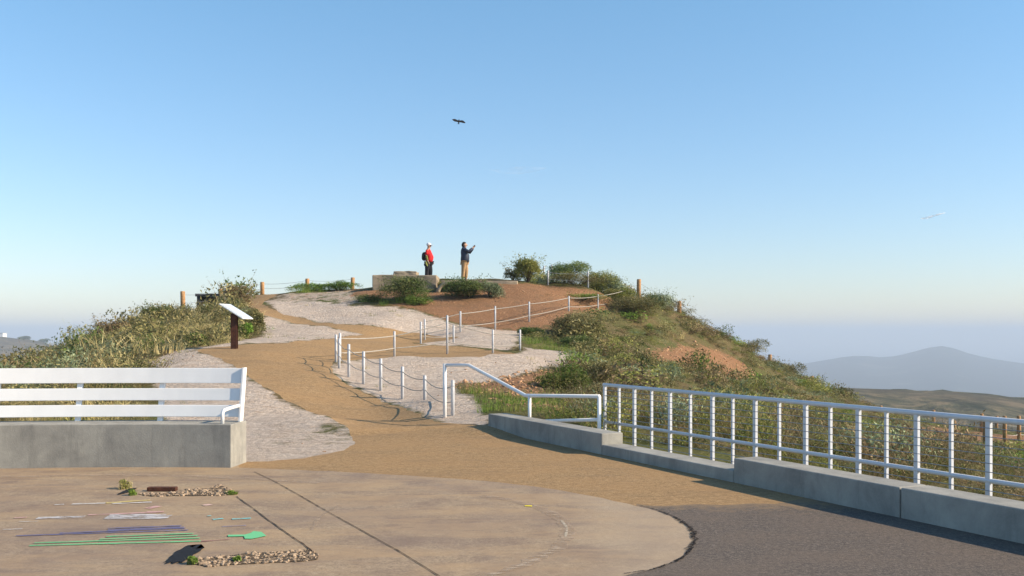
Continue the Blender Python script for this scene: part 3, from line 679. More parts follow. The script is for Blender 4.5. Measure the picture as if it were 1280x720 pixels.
# ------------------------------------------------------------------ expansion joints, paint arc, worn rings and chalk on the paving
def ground_strip(pts, w, z, name, mat, label=None, cat=None, group=None, jit=0.0, kind=None):
    q = np.random.default_rng(len(pts) + int(abs(pts[0][0]) * 100)); p = []
    for a, b in zip(pts[:-1], pts[1:]):
        L = math.dist(a, b); k = max(1, int(L / 0.06))
        p += [(a[0] + (b[0] - a[0]) * j / k, a[1] + (b[1] - a[1]) * j / k) for j in range(k)]
    p.append(pts[-1]); vs = []; n = len(p)
    for i in range(n):
        t = Vector(p[min(i + 1, n - 1)]) - Vector(p[max(i - 1, 0)]); nn = Vector((-t.y, t.x)).normalized()
        ww = (w if not callable(w) else w(i / (n - 1))) / 2
        a = Vector(p[i]) + nn * (ww * (1 + q.normal(0, jit))); b = Vector(p[i]) - nn * (ww * (1 + q.normal(0, jit)))
        vs += [(a.x, a.y, z), (b.x, b.y, z)]
    me = MB().add(vs, [(2 * i, 2 * i + 1, 2 * i + 3, 2 * i + 2) for i in range(n - 1)]).build(name, mat)
    if kind: tag(me, kind=kind)
    else: tag(me, label, cat, group)
    return me
def G(px, py): d = F * H / (py - YH); return ((px - 640) / F * d, d)
def patchy(name, col, thr=0.45, sc=9, soft=0.12, stretch=(0.6, 2.2, 1)):
    m, n, l, p = newmat(name); v = pos(n, l, stretch)
    a = noise(n, l, v, sc, 8, 0.8, 0.4)
    l.new(ramp(n, l, a, [(thr - soft, 0.0), (thr + soft, 1.0)]), p.inputs['Alpha'])
    p.inputs['Base Color'].default_value = (*col, 1); p.inputs['Roughness'].default_value = 0.95; p.inputs['Specular IOR Level'].default_value = 0.05
    return m
jm = simple('joint_filler', (0.11, 0.082, 0.060), 0.4, 15, 1.0)
jp = patchy('joint_dirt', (0.07, 0.05, 0.038), 0.42, 6, 0.06)
ground_strip([G(318, 590), G(345, 603), G(372, 618), G(410, 640), G(455, 665), G(500, 690), G(550, 721), G(610, 756)], 0.0085, 0.005, 'paving_joint', jm, 'long dark joint line running from the seat wall corner to the bottom edge', 'paving joint', jit=0.35)
ground_strip([G(296, 621), G(318, 637), G(335, 650), G(352, 662), G(366, 672)], 0.011, 0.005, 'paving_joint', jm, 'shorter dark joint line linking the two crumbled strips', 'paving joint', jit=0.35)
ground_strip([G(366, 672), G(380, 681), G(392, 691)], 0.012, 0.005, 'paving_crack', jp, 'faint hairline crack at the top right of the lower crumbled strip', 'crack', jit=0.4)
arcp = [G(*q) for q in [(600, 620), (620, 622), (645, 627), (668, 633), (688, 641), (702, 651), (709, 660), (707, 672), (698, 684), (680, 695), (655, 706), (625, 716), (600, 722)]]
wp = patchy('worn_cream_paint', (0.52, 0.42, 0.32), 0.53, 7, 0.10); wp2 = patchy('worn_pale_scar', (0.42, 0.325, 0.24), 0.52, 7, 0.10)
ground_strip(arcp, 0.11, 0.003, 'worn_arc', wp2, 'broad pale worn arc scraped on the concrete paving', 'ground mark', jit=0.25)
ground_strip(arcp[5:8], 0.022, 0.0038, 'painted_arc', patchy('white_line_paint', (0.52, 0.45, 0.35), 0.48, 12, 0.12), 'thin white painted line on the inner right of the worn arc', 'ground mark', jit=0.15)
ground_strip(arcp[8:], 0.04, 0.0038, 'painted_arc', wp, 'broken cream paint line at the lower end of the worn arc', 'ground mark', jit=0.15)
ground_strip([G(390, 663), G(394, 652), G(408, 641), G(424, 632)], 0.03, 0.003, 'scuff_mark', wp2, 'short pale curved scuff beside the long joint', 'ground mark', jit=0.3)
ground_strip([G(0, 596.5), G(80, 594.5), G(160, 594), G(250, 596), G(320, 599), G(400, 604)], 0.14, 0.003, 'worn_band', wp2, 'pale worn band across the paving in front of the seat wall', 'ground mark', jit=0.2)
ground_strip([G(656, 633), G(665, 633)], 0.05, 0.0044, 'chalk_mark', patchy('yellow_chalk', (0.75, 0.62, 0.05), 0.3), 'small yellow chalk dash on the worn arc', 'chalk mark', jit=0.2)
# broken asphalt edge against the paving
eg = hits([(800, 633), (820, 638), (842, 647), (858, 656), (868, 666), (868, 677), (862, 689), (852, 699), (838, 706), (812, 714), (780, 718)])
ground_strip(eg, lambda t: 0.014 + 0.034 * math.sin(math.pi * t) ** 2, 0.006, 'crumbled_edge', patchy('crumbled_asphalt', (0.022, 0.02, 0.02), 0.49, 26, 0.03, (1, 1, 1)), 'dark crumbled asphalt edge along the rounded end of the paving', 'crumbled edge', jit=0.5)

# chalk drawing
def chalk(name, label, bars, col, thr=0.4, w=0.03, group=None, soft=0.1, sc=9):
    mat = patchy(name + '_pigment', col, thr, sc, soft); mb = MB(); q = np.random.default_rng(len(label))
    for bi, (xa, ya, xb, yb, ww) in enumerate(bars):
        a, b = Vector(G(xa, ya)), Vector(G(xb, yb)); k = max(2, int((b - a).length / 0.05)); nn = Vector((-(b - a).y, (b - a).x)).normalized(); vs = []
        for i in range(k + 1):
            c = a.lerp(b, i / k); h = ww / 2
            vs += [(*(c + nn * h * (1 + q.normal(0, .12))), 0.005 + bi * 0.0006), (*(c - nn * h * (1 + q.normal(0, .12))), 0.005 + bi * 0.0006)]
        mb.add(vs, [(2 * i, 2 * i + 1, 2 * i + 3, 2 * i + 2) for i in range(k)])
    return tag(mb.build(name, mat), label, 'chalk mark')
chalk('chalk_bars', 'bright green chalk stripes, nearest of the long chalk bars', [(37, 682.6, 251, 677, .040), (43, 679.3, 250, 673.2, .036), (125, 674.8, 247, 670.2, .034), (133, 671.5, 242, 667.6, .034)], (0.17, 0.47, 0.23), 0.41)
chalk('chalk_bars', 'blue-purple chalk stripes just above the green ones', [(20, 670.3, 235, 663.2, .036), (75, 667.0, 232, 660.8, .040), (135, 663.4, 230, 659.6, .05), (135, 661.3, 227, 657.8, .034)], (0.15, 0.15, 0.26), 0.44)
chalk('chalk_bars', 'smudged white chalk bar with ragged upper edge', [(46, 648.3, 106, 646.2, .11), (132, 647.6, 212, 646.8, .16), (135, 645.6, 207, 644.5, .12)], (0.52, 0.50, 0.50), 0.49, soft=0.07)
chalk('chalk_bars', 'faint pink chalk bar behind the white one', [(110, 644.2, 205, 640.5, .045), (184, 636.5, 199, 633.0, .08), (183, 640.8, 205, 640.0, .06), (18, 648.2, 34, 647.2, .03)], (0.58, 0.36, 0.34), 0.45)
chalk('chalk_bars', 'pale chalk smear ending in a yellow dash near the upper crumbled strip', [(90, 630.5, 132, 629.6, .07), (68, 631.6, 80, 631.0, .04), (140, 630.2, 190, 628.2, .05)], (0.60, 0.57, 0.54), 0.47, soft=0.08)
chalk('chalk_bars', 'yellow chalk dash at the end of the pale smear', [(132, 629.2, 152, 628.0, .075), (152, 627.8, 188, 625.8, .05)], (0.62, 0.50, 0.20), 0.48, soft=0.07)
chalk('chalk_smudge', 'turquoise and white chalk smudges beside the shorter joint line', [(266, 649.8, 279, 648.6, .05), (290, 649.5, 314, 648.3, .045), (259, 645.8, 264, 645.3, .03)], (0.22, 0.50, 0.50), 0.45)
chalk('chalk_smudge', 'faint lavender chalk smudge below the turquoise smudges', [(278, 658.8, 308, 657.3, .03)], (0.30, 0.27, 0.34), 0.47)
chalk('chalk_smudge', 'thin reddish-purple chalk line continuing right from the green stripes', [(251, 677.5, 287, 674.8, .022)], (0.26, 0.10, 0.12), 0.45)
chalk('chalk_smudge', 'small pale pink chalk spot above the turquoise smudges', [(254, 632.3, 264, 631.0, .07)], (0.60, 0.42, 0.36), 0.42)
chalk('chalk_smudge', 'faint white chalk scribble at the far left edge of the drawing', [(4, 662.5, 28, 661.6, .05), (24, 652.6, 48, 652.2, .03)], (0.56, 0.52, 0.48), 0.50)
ar = [G(*q) for q in [(285, 669.3), (285, 671.6), (305, 671.2), (306, 674.2), (314, 674.4), (322, 673.0), (328, 671.6), (333, 670.6), (330, 668.2), (327, 665.6), (317, 664.6), (313, 667.2), (306, 669.0)]]
bm = bmesh.new(); f = bm.faces.new([bm.verts.new((x, y, 0.006)) for x, y in ar]); bmesh.ops.triangulate(bm, faces=[f]); me = bpy.data.meshes.new('chalk_arrow'); bm.to_mesh(me); bm.free()
me.materials.append(patchy('green_pigment', (0.16, 0.50, 0.25), 0.30, 9, 0.1)); o = bpy.data.objects.new('chalk_arrow', me); C.objects.link(o)
tag(o, 'solid green chalk arrow pointing right on the concrete', 'chalk mark')

# ------------------------------------------------------------------ rocks
def rock_arrays(q, n=1):
    ico = bmesh.new(); bmesh.ops.create_icosphere(ico, subdivisions=1, radius=1.0); V = np.array([v.co[:] for v in ico.verts]); Fs = np.array([[v.index for v in f.verts] for f in ico.faces]); ico.free()
    return V, Fs
RV, RF = rock_arrays(None)
def rocks_mesh(name, mat, items, q, tints=None):
    vs = []; fs = []; cols = []
    for i, (x, y, z, s) in enumerate(items):
        v = RV * (1 + q.uniform(-.3, .3, (len(RV), 1))) * np.array([s * q.uniform(.7, 1.3), s * q.uniform(.7, 1.3), s * q.uniform(.45, .9)])
        a = q.uniform(0, 6.28); c, sn = math.cos(a), math.sin(a); v = np.stack([v[:, 0] * c - v[:, 1] * sn, v[:, 0] * sn + v[:, 1] * c, v[:, 2]], 1) + [x, y, z]
        fs.append(RF + len(RV) * i); vs.append(v)
    me = bpy.data.meshes.new(name); me.from_pydata(np.concatenate(vs).tolist(), [], np.concatenate(fs).tolist()); me.materials.append(mat); me.update()
    o = bpy.data.objects.new(name, me); C.objects.link(o); return o
q = np.random.default_rng(11)
def strip_rubble(name, label, outline, n, size, pit, over=None):
    """a shallow broken trench: dark soil sheet, raised ragged lips and packed rubble"""
    pl = [G(*a) for a in outline]; xs = [a[0] for a in pl]; ys = [a[1] for a in pl]
    root = thing(name, label, 'crumbled strip', (sum(xs) / len(xs), sum(ys) / len(ys), 0)); inv = -Vector(root.location)
    d = densify(pl, 0.05, 0.012, 5); bm = bmesh.new(); f = bm.faces.new([bm.verts.new((x + inv.x, y + inv.y, 0.005)) for x, y in d]); bmesh.ops.triangulate(bm, faces=[f])
    me = bpy.data.meshes.new('soil'); bm.to_mesh(me); bm.free(); me.materials.append(pit); o = bpy.data.objects.new('soil', me); C.objects.link(o); o.parent = root
    it = []
    while len(it) < n:
        x = q.uniform(min(xs), max(xs)); y = q.uniform(min(ys), max(ys))
        if inpoly(np.array([x]), np.array([y]), pl)[0]: s = size * q.lognormal(0, .7); it.append((x + inv.x, y + inv.y, 0.006 - s * 0.15, min(s, size * 3.2)))
    r = rocks_mesh('rubble', M['rock'], it, q); r.parent = root; tag(r, kind='stuff')
    return root
stt = simple('broken_soil', (0.13, 0.09, 0.055), 0.5, 40, 1.0, 0.8, 60)
strip_rubble('crumbled_strip', 'longer rubble-filled break in the paving near the bottom edge', [(241, 706), (250, 699), (275, 696), (302, 693), (330, 691), (360, 690), (388, 687), (398, 693), (397, 700), (365, 703), (300, 706), (262, 709)], 520, 0.0085, stt)
strip_rubble('crumbled_strip', 'rubble-filled break in the paving nearer the seat wall', [(171, 618), (186, 617), (222, 616), (232, 612), (262, 611), (272, 606), (280, 608), (289, 614), (292, 618), (275, 620), (230, 620), (190, 621)], 340, 0.009, stt)
a, b = Vector((*G(185, 613.8), 0.022)), Vector((*G(221, 613.8), 0.022))
tag(MB().box((a + b) / 2, ((b - a).length, 0.075, 0.04)).build('rusty_bar', M['rust'], bevel=0.006), 'rusty steel bar lying in the crumbled strip nearer the seat wall', 'metal bar')
blackm = simple('near_black', (0.010, 0.010, 0.012), 0.3, 20, 0.8)  # even near-black colour for the flat ragged shapes below
def blotch(name, label, px, py, wx, wy, seed, lob=.25):  # flat ragged black sheet laid just above the paving
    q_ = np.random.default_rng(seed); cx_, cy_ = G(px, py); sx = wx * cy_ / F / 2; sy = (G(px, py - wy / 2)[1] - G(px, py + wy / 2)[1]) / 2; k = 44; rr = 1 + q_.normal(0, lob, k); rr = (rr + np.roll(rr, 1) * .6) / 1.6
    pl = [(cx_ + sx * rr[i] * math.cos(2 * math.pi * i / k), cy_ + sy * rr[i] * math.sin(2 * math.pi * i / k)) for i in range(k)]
    bm = bmesh.new(); f = bm.faces.new([bm.verts.new((x, y, 0.0075)) for x, y in pl]); bmesh.ops.triangulate(bm, faces=[f]); me = bpy.data.meshes.new(name); bm.to_mesh(me); bm.free(); me.materials.append(blackm)
    o = bpy.data.objects.new(name, me); C.objects.link(o); tag(o, label, 'blotch')
blotch('dark_blotch', 'large ragged black stain at the left end of the lower crumbled strip', 229, 694, 27, 24, 12)  # flat black shape, longer in depth than in width
blotch('dark_blotch', 'small black patch beside the straw-tipped weed', 159, 614.5, 10, 7.5, 6, .2)  # smaller flat black shape of the same colour
blotch('dark_blotch', 'small flat black shape painting the shade of a hollow in the middle of the lower crumbled strip', 291, 699, 11, 7, 8, .2)  # black shadow inside a hole, painted as a flat sheet; nothing is sunk

# ------------------------------------------------------------------ foliage
def rdir(q, n):
    v = q.normal(0, 1, (n, 3)); return v / np.linalg.norm(v, axis=1, keepdims=True)
def leaf_tris(q, c, size, asp=0.45, up=0.0):
    n = len(c); u = rdir(q, n); u[:, 2] += up; u /= np.linalg.norm(u, axis=1, keepdims=True); w = np.cross(u, rdir(q, n)); w /= np.linalg.norm(w, axis=1, keepdims=True)
    s = (np.asarray(size) * q.uniform(.6, 1.4, n))[:, None]
    return np.stack([c - u * s * .5 - w * s * asp * .5, c - u * s * .5 + w * s * asp * .5, c + u * s * .6], 1)
def blades(q, base, dirs, length, width, bend=0.25):
    n = len(base); L = length[:, None]; mid = base + dirs * L * .55; tip = base + dirs * L + np.stack([q.normal(0, 1, n), q.normal(0, 1, n), -abs(q.normal(0, .4, n))], 1) * L * bend
    w = rdir(q, n); w[:, 2] = 0; w /= np.linalg.norm(w, axis=1, keepdims=True) + 1e-6; w *= width
    return np.concatenate([np.stack([base - w, base + w, mid], 1), np.stack([mid - w * .6, mid + w * .6, tip], 1)])
PAL = dict(olive=[(.17, .14, .065), (.235, .20, .095), (.12, .115, .045), (.29, .235, .13)], dark=[(.055, .08, .026), (.085, .12, .035), (.13, .16, .055), (.17, .17, .07)],
           sage=[(.20, .22, .14), (.26, .28, .19), (.14, .165, .10)], green=[(.11, .18, .03), (.16, .23, .045), (.21, .26, .07)],
           brown=[(.22, .15, .09), (.29, .205, .13), (.16, .11, .065)], straw=[(.50, .38, .20), (.40, .31, .17), (.56, .45, .27)], moss=[(.15, .16, .045), (.21, .205, .06), (.28, .25, .09)])
def tints(q, pal, n, var=0.13, grp=None):
    p = np.array(PAL[pal]); ii = q.integers(0, len(p), n)
    if grp is not None: ii = np.where(q.uniform(0, 1, n) < .72, (grp * 7 + q.integers(0, 9)) % len(p), ii)
    c = p[ii] * np.array([1.10, 1.17, 1.0]) * q.uniform(1 - var, 1 + var, (n, 1)); return c
def dome(q, n, w, h, lobes=8):
    """points on and just inside several overlapping lobes that sit in a w-wide, h-high bush"""
    cs = [];
    for k in range(lobes):
        a = q.uniform(0, 6.28); r = w * .5 * q.uniform(.15, .62); rr = w * .5 * q.uniform(.35, .6)
        cs.append((r * math.cos(a), r * math.sin(a), h * q.uniform(.12, .58), rr, h * q.uniform(.28, .42)))
    idx = q.integers(0, lobes, n); dome.idx = idx; cc = np.array(cs)[idx]; d = rdir(q, n); d[:, 2] = np.where(d[:, 2] < -.35, -d[:, 2], d[:, 2]); rad = 1 + np.minimum(q.normal(-.08, .17, n), .22)
    p = np.stack([cc[:, 0] + d[:, 0] * cc[:, 3] * rad, cc[:, 1] + d[:, 1] * cc[:, 3] * rad, cc[:, 2] + d[:, 2] * cc[:, 4] * rad], 1)
    p[:, 2] = np.maximum(p[:, 2], 0.01)
    return p
def bush_tpl(q, kind, w=1.0, h=0.6, n=260, ls=0.055, sprigs=24):
    pal = {'olive': 'olive', 'dark': 'dark', 'sage': 'sage', 'green': 'green', 'brown': 'brown', 'moss': 'moss'}[kind]
    p = dome(q, n, w, h); t = leaf_tris(q, p, ls, 0.5, 0.35); c = tints(q, pal, n, .13, dome.idx) * q.uniform(.68, 1.35, 12)[dome.idx][:, None]
    # bare and leafy sprigs that poke out of the outline
    m = sprigs; a = q.uniform(0, 6.28, m); r = w * .42 * np.sqrt(q.uniform(0, 1, m)); b = np.stack([r * np.cos(a), r * np.sin(a), h * q.uniform(.2, .6, m)], 1)
    dd = np.stack([np.cos(a) * .5, np.sin(a) * .5, q.uniform(.6, 1.3, m)], 1); dd /= np.linalg.norm(dd, axis=1, keepdims=True)
    L = h * q.uniform(.35, .75, m); tw = blades(q, b, dd, L, 0.006, .12)
    tip = b + dd * L[:, None]; k = 3; lp = np.repeat(tip, k, 0) + q.normal(0, .03, (m * k, 3)) - np.repeat(dd, k, 0) * q.uniform(0, .15, (m * k, 1))
    t2 = leaf_tris(q, lp, ls * .62, 0.5, .3)
    return np.concatenate([t, tw, t2]), np.concatenate([c, tints(q, 'brown', len(tw)), tints(q, pal, len(t2))])
def grass_tpl(q, pal, w=0.5, h=0.35, n=90, wid=0.006):
    a = q.uniform(0, 6.28, n); r = w * .5 * np.sqrt(q.uniform(0, 1, n)); b = np.stack([r * np.cos(a), r * np.sin(a), 0 * r], 1)
    dd = np.stack([np.cos(a) * .45 * q.uniform(0, 1, n), np.sin(a) * .45 * q.uniform(0, 1, n), np.ones(n)], 1); dd /= np.linalg.norm(dd, axis=1, keepdims=True)
    t = blades(q, b, dd, h * q.uniform(.4, 1.1, n), wid); c = tints(q, pal, n); return t, np.concatenate([c, c])
def tri_mesh(name, tris, cols, mat, parent=None):
    n = len(tris); me = bpy.data.meshes.new(name); me.vertices.add(n * 3); me.vertices.foreach_set('co', tris.reshape(-1).astype(np.float32))
    me.loops.add(n * 3); me.loops.foreach_set('vertex_index', np.arange(n * 3, dtype=np.int32)); me.polygons.add(n); me.polygons.foreach_set('loop_start', np.arange(0, n * 3, 3, dtype=np.int32))
    at = me.attributes.new('tint', 'FLOAT_COLOR', 'FACE'); cc = np.ones((n, 4), np.float32); cc[:, :3] = cols; at.data.foreach_set('color', cc.ravel())
    me.update(calc_edges=True); me.materials.append(mat); o = bpy.data.objects.new(name, me); C.objects.link(o)
    if parent: o.parent = parent
    return o
def inst(tpl, x, y, z, s, sz, rot, tint, lean=0.0):
    t, c = tpl; ca, sa = math.cos(rot), math.sin(rot); v = t.copy()
    X = (v[..., 0] * ca - v[..., 1] * sa) * s; Y = (v[..., 0] * sa + v[..., 1] * ca) * s; Zz = v[..., 2] * sz
    return np.stack([X + x, Y + y, Zz + z], -1), c * tint

qs = np.random.default_rng(21)
KIND = ['olive', 'dark', 'sage', 'green', 'brown', 'moss', 'straw', 'gstraw']
T_far = {k: [bush_tpl(qs, k, 1.0, 0.6, 320, 0.060, 7) for _ in range(4)] for k in KIND[:6]}
T_near = {k: [bush_tpl(qs, k, 1.0, 0.6, 620, 0.040, 60) for _ in range(3)] for k in KIND[:6]}
for d_, nn_, ww_ in ((T_far, 70, .010), (T_near, 190, .005)):
    d_['straw'] = [grass_tpl(qs, 'straw', .8, .5, int(nn_ * 1.8), ww_) for _ in range(3)]; d_['gstraw'] = [grass_tpl(qs, 'moss', .6, .35, nn_, ww_) for _ in range(3)]
def visible_top(x, y, z):
    """is the point above the terrain as seen from the camera and near the frame"""
    k = np.linspace(0.3, 0.97, 26); out = np.ones(len(x), bool)
    for f in k: out &= tz(x * f, y * f, False) < (H + (z - H) * f) + 0.25
    return out
def scatter(x0, x1, y0, y1, dens):
    n = int((x1 - x0) * (y1 - y0) * dens); return qs.uniform(x0, x1, n), qs.uniform(y0, y1, n)
def scrub():
    x, y = scatter(-34, 44, 9, 78, 5.6)
    px = 640 + F * x / y; ok = (px > -170) & (px < 1450)
    ok &= ~((wall_s(x, y) < RS + 0.5) & (y < 15.5)); ok &= ~((wall_s(x, y) < 0.9) & (y < 19) & (x > -4))
    ok &= ~((x > -12) & (x < 0) & (y < 13.5)); ok &= ~((x <= -3) & (y < 13.4 + 0 * x))
    x, y = x[ok], y[ok]
    g = zone_w(x, y, 'gravel', .3); rd = zone_w(x, y, 'red', .5); gr = zone_w(x, y, 'grass', .3); sa = zone_w(x, y, 'sandy', .3)
    pd = sstep(-.35, .1, sdist(x, y, path)); ps = sstep(-.3, .1, sdist(x, y, plaza))
    keep = (g < .25) & (pd < .2) & (ps < .2) & (sa < .4) & (gr < .5) & ((rd < .35) | (qs.uniform(0, 1, len(x)) < np.where(x > 9, .30, .045)))
    keep &= sstep(-1.2, -.2, -sdist(x, y, path)) > -1
    x, y = x[keep], y[keep]; z = tz(x, y)
    vis = visible_top(x, y, z + 0.7); x, y, z = x[vis], y[vis], z[vis]
    q_ = 640 + F * x / y; sk_ = ~((q_ > 335) & (q_ < 665) & (y > 40.5)); x, y, z = x[sk_], y[sk_], z[sk_]
    d = y; px = 640 + F * x / y
    lim = np.where(d < 24, .8, .8); kp = qs.uniform(0, 1, len(x)) < lim; x, y, z, px = x[kp], y[kp], z[kp], px[kp]
    patch = fbm(x, y, 0.8, 3, 77); patch2 = fbm(x, y, 0.33, 3, 91); left = px < 420
    gd = np.maximum.reduce([sdist(x, y, p_) for p_ in Z['gravel']] + [sdist(x, y, p_) for p_ in Z['red']] + [sdist(x, y, path)])   # closeness to bare ground
    TT, CC = [], []
    for i in range(len(x)):
        u = qs.uniform(); near = y[i] < 23
        if patch[i] > .9: kd = 'dark' if u < .35 else ('green' if u < .55 else 'olive')
        elif patch[i] < -.9: kd = 'straw' if u < .2 else ('gstraw' if u < .38 else ('brown' if u < .7 else 'olive'))
        elif patch2[i] > .7: kd = 'sage' if u < .5 else 'moss'
        else: kd = 'olive' if u < .36 else ('brown' if u < .52 else ('moss' if u < .74 else ('gstraw' if u < .88 else ('sage' if u < .94 else 'dark'))))
        if left[i] and u > .38 and kd != 'dark': kd = 'straw' if qs.uniform() < .62 else 'olive'
        if 870 < px[i] and y[i] < 40 and u < .25: kd = 'gstraw'
        s = min(2.1, .66 * qs.lognormal(0, .5)); hh = qs.uniform(.55, 1.15) * (1.0 + .35 * max(0, patch[i])) * (.95 if left[i] else .85)
        if px[i] > 1060 and y[i] > 33: hh *= .45
        elif px[i] > 780 and y[i] > 45: hh *= .8
        elif 690 < px[i] < 805 and 37 < y[i] < 48.5: hh *= .35
        elif 235 < px[i] < 285 and y[i] > 38.5: hh *= .4
        if y[i] < 16: hh *= .55; s *= .6
        if gd[i] > -0.3: s *= .6; hh *= .5
        if kd in ('straw', 'gstraw'): hh *= .8
        t = (T_near if near else T_far)[kd]; t = t[qs.integers(0, len(t))]
        a, c = inst(t, x[i], y[i], z[i] - .04, s, s * hh, qs.uniform(0, 6.28), qs.uniform(.7, 1.3)); TT.append(a); CC.append(c)
    print('scrub clumps', len(x), 'tris', sum(len(a) for a in TT))
    T_, C_ = np.concatenate(TT), np.concatenate(CC)
    L_ = (T_[:, 0, 0] / T_[:, 0, 1] * F + 640) < 520
    tag(tri_mesh('hillside_scrub', T_[~L_], C_[~L_], M['leaf']), kind='stuff')
    tag(tri_mesh('hillside_scrub', T_[L_], C_[L_], M['leaf']), kind='stuff')
scrub()
def short_grass():
    TT, CC = [], []
    for key, dens, pals, hh in (('grass', 9, ('green', 'moss'), .28),):
        for p_ in Z['grass']:
            xs = [a[0] for a in p_]; ys = [a[1] for a in p_]; x, y = scatter(min(xs), max(xs), min(ys), max(ys), dens); k = inpoly(x, y, p_) & (qs.uniform(0, 1, len(x)) < .8); x, y = x[k], y[k]; z = tz(x, y)
            for i in range(len(x)):
                a, c = inst(grass_tpl(qs, pals[int(qs.uniform() < .35)], .4, hh, 45, .007), x[i], y[i], z[i] - .02, 1, qs.uniform(.5, 1.2), 0, qs.uniform(.8, 1.2)); TT.append(a); CC.append(c)
    # thin weeds and straw on the gravel
    for p_ in Z['gravel'] + Z['red'][:1] + Z['sandy']:
        xs = [a[0] for a in p_]; ys = [a[1] for a in p_]; x, y = scatter(min(xs), max(xs), min(ys), max(ys), .35); k = inpoly(x, y, p_) & (sdist(x, y, path) < -.1) & (fbm(x, y, .6, 2, 5) > .3); x, y = x[k], y[k]; z = tz(x, y)
        for i in range(len(x)):
            a, c = inst(grass_tpl(qs, 'moss' if qs.uniform() < .5 else 'straw', .35, .12, 30, .006), x[i], y[i], z[i] - .01, 1, qs.uniform(.5, 1.2), 0, 1.0); TT.append(a); CC.append(c)
    tag(tri_mesh('short_grass', np.concatenate(TT), np.concatenate(CC), M['leaf']), kind='stuff')
short_grass()
# loose stones on red ground
def stones():
    it = []
    for p_, dens, s0 in ((Z['red'][1], 34, .034), (Z['red'][0], 9.0, .022), (Z['red'][2], 7.0, .05), (Z['gravel'][0], .2, .02), (Z['gravel'][3], .2, .02)):
        xs = [a[0] for a in p_]; ys = [a[1] for a in p_]; x, y = scatter(min(xs), max(xs), min(ys), max(ys), dens); k = (sdist(x, y, p_) > -.25) & (sdist(x, y, path) < -.1); x, y = x[k], y[k]; z = tz(x, y)
        it += [(x[i], y[i], z[i], min(s0 * qs.lognormal(-.2, .45), s0 * 1.9)) for i in range(len(x))]
    o = rocks_mesh('loose_stones', M['redrock'], it, qs); tag(o, kind='stuff')
stones()

# named shrubs one can point at
def shrub(label, px, py, wpx, hpx, kind, n=1800, ls=.05, sprigs=90, name='shrub', d=None, tint=1.0, depth=.9, twig=0.0):
    if d is None: x, d = hit(px, py)
    else: x = Wd(px, d)
    g = tz1(x, d); w = wpx * d / F; h = hpx * d / F
    root = thing(name, label, 'shrub', (x, d, g - .03), group='separate shrubs on the hill')
    q = np.random.default_rng(int(px * 7 + py)); ls = ls * 1.35; n = int(n * 2.6); t, c = bush_tpl(q, kind, 1.0, 1.0, n, ls / max(w, .4), 0)
    t = t * np.array([w, w * depth, h]); cc = c * tint
    # sprigs and a woody frame
    m = int(sprigs * .8); a = q.uniform(0, 6.28, m); r = w * .40 * np.sqrt(q.uniform(0, 1, m)); b = np.stack([r * np.cos(a), r * np.sin(a) * depth, h * q.uniform(.35, .7, m)], 1)
    dd = np.stack([np.cos(a) * .6, np.sin(a) * .6, q.uniform(.5, 1.2, m)], 1); dd /= np.linalg.norm(dd, axis=1, keepdims=True); L = h * q.uniform(.15, .33 + twig, m)
    tip = b + dd * L[:, None]; k = 6; lp = np.repeat(tip, k, 0) + q.normal(0, .035, (m * k, 3)) - np.repeat(dd, k, 0) * q.uniform(0, .2, (m * k, 1))
    t2 = leaf_tris(q, lp, ls * .8, .5, .3)
    tri_mesh('foliage', np.concatenate([t, t2]), np.concatenate([cc, tints(q, kind, len(t2)) * tint]), M['leaf'], root)
    st_ = MB()
    for j in range(9):
        a = q.uniform(0, 6.28); e = Vector((math.cos(a) * w * .3, math.sin(a) * w * .3 * depth, h * q.uniform(.45, .8))); st_.tube([(0, 0, -.08), e * .5 + Vector((0, 0, h * .08)), e], [.022, .014, .007], 5)
        st_.build('stems', M['stem'], root)
    return root
shrub('broad dark green shrub in front of the stepped concrete block', 508, 379, 78, 36, 'dark', 3600, .055, 110)
shrub('small bright green shrub low on the right foot of the stepped-block shrub', 522, 381, 36, 13, 'green', 900, .05, 40)
shrub('low dark sprawling shrub on the shady left of the stepped-block shrub', 462, 377, 46, 12, 'dark', 900, .05, 30, tint=.9)
shrub('wide dark shrub with arching twigs below the person in the navy jacket', 588, 372, 64, 30, 'dark', 3000, .055, 110, twig=.2)
shrub('grey-green rounded shrub right of the navy-jacket shrub, in front of the low wall', 614, 372, 32, 21, 'sage', 1400, .05, 50)
shrub('tallest twiggy olive shrub with a loose sprig top beside the low wall end', 660, 360, 42, 34, 'moss', 2600, .055, 120, twig=.25, d=44)
shrub('loose dark-stemmed outer branch of shrub just right of the low wall end', 641, 358, 22, 20, 'olive', 500, .05, 60, twig=.5, d=44.5)
shrub('rounded dark olive skyline shrub between the two pale roped posts', 708, 361, 62, 30, 'dark', 3800, .055, 60, d=46, tint=1.1)
shrub('rounded brown-olive skyline shrub right of the skyline roped posts', 746, 368, 62, 30, 'moss', 3600, .055, 50, d=47)
shrub('low spreading olive mat under the two rounded skyline shrubs', 722, 365, 92, 17, 'olive', 3000, .055, 50, d=45.4)
shrub('broad low moss-green shrub filling the gap before the tall timber post', 772, 372, 50, 20, 'moss', 2600, .055, 40, d=46.0)
shrub('sage-green shrub sloping down toward the tall timber post', 770, 377, 44, 28, 'sage', 2300, .055, 50, d=47)
shrub('low green shrub under the skyline shrubs on the red slope', 728, 378, 66, 12, 'green', 1500, .055, 40, d=43.5, tint=.85)
shrub('dark wide shrub in front of the tallest timber post', 795, 396, 84, 32, 'olive', 4200, .055, 90, tint=.85)
shrub('small open-branched shrub silhouetted between two timber posts', 825, 388, 38, 26, 'sage', 1300, .05, 80, d=50, twig=.3)
shrub('big olive-brown shrub mound right of the red dirt slope', 728, 425, 94, 40, 'olive', 5400, .055, 120, tint=1.1)
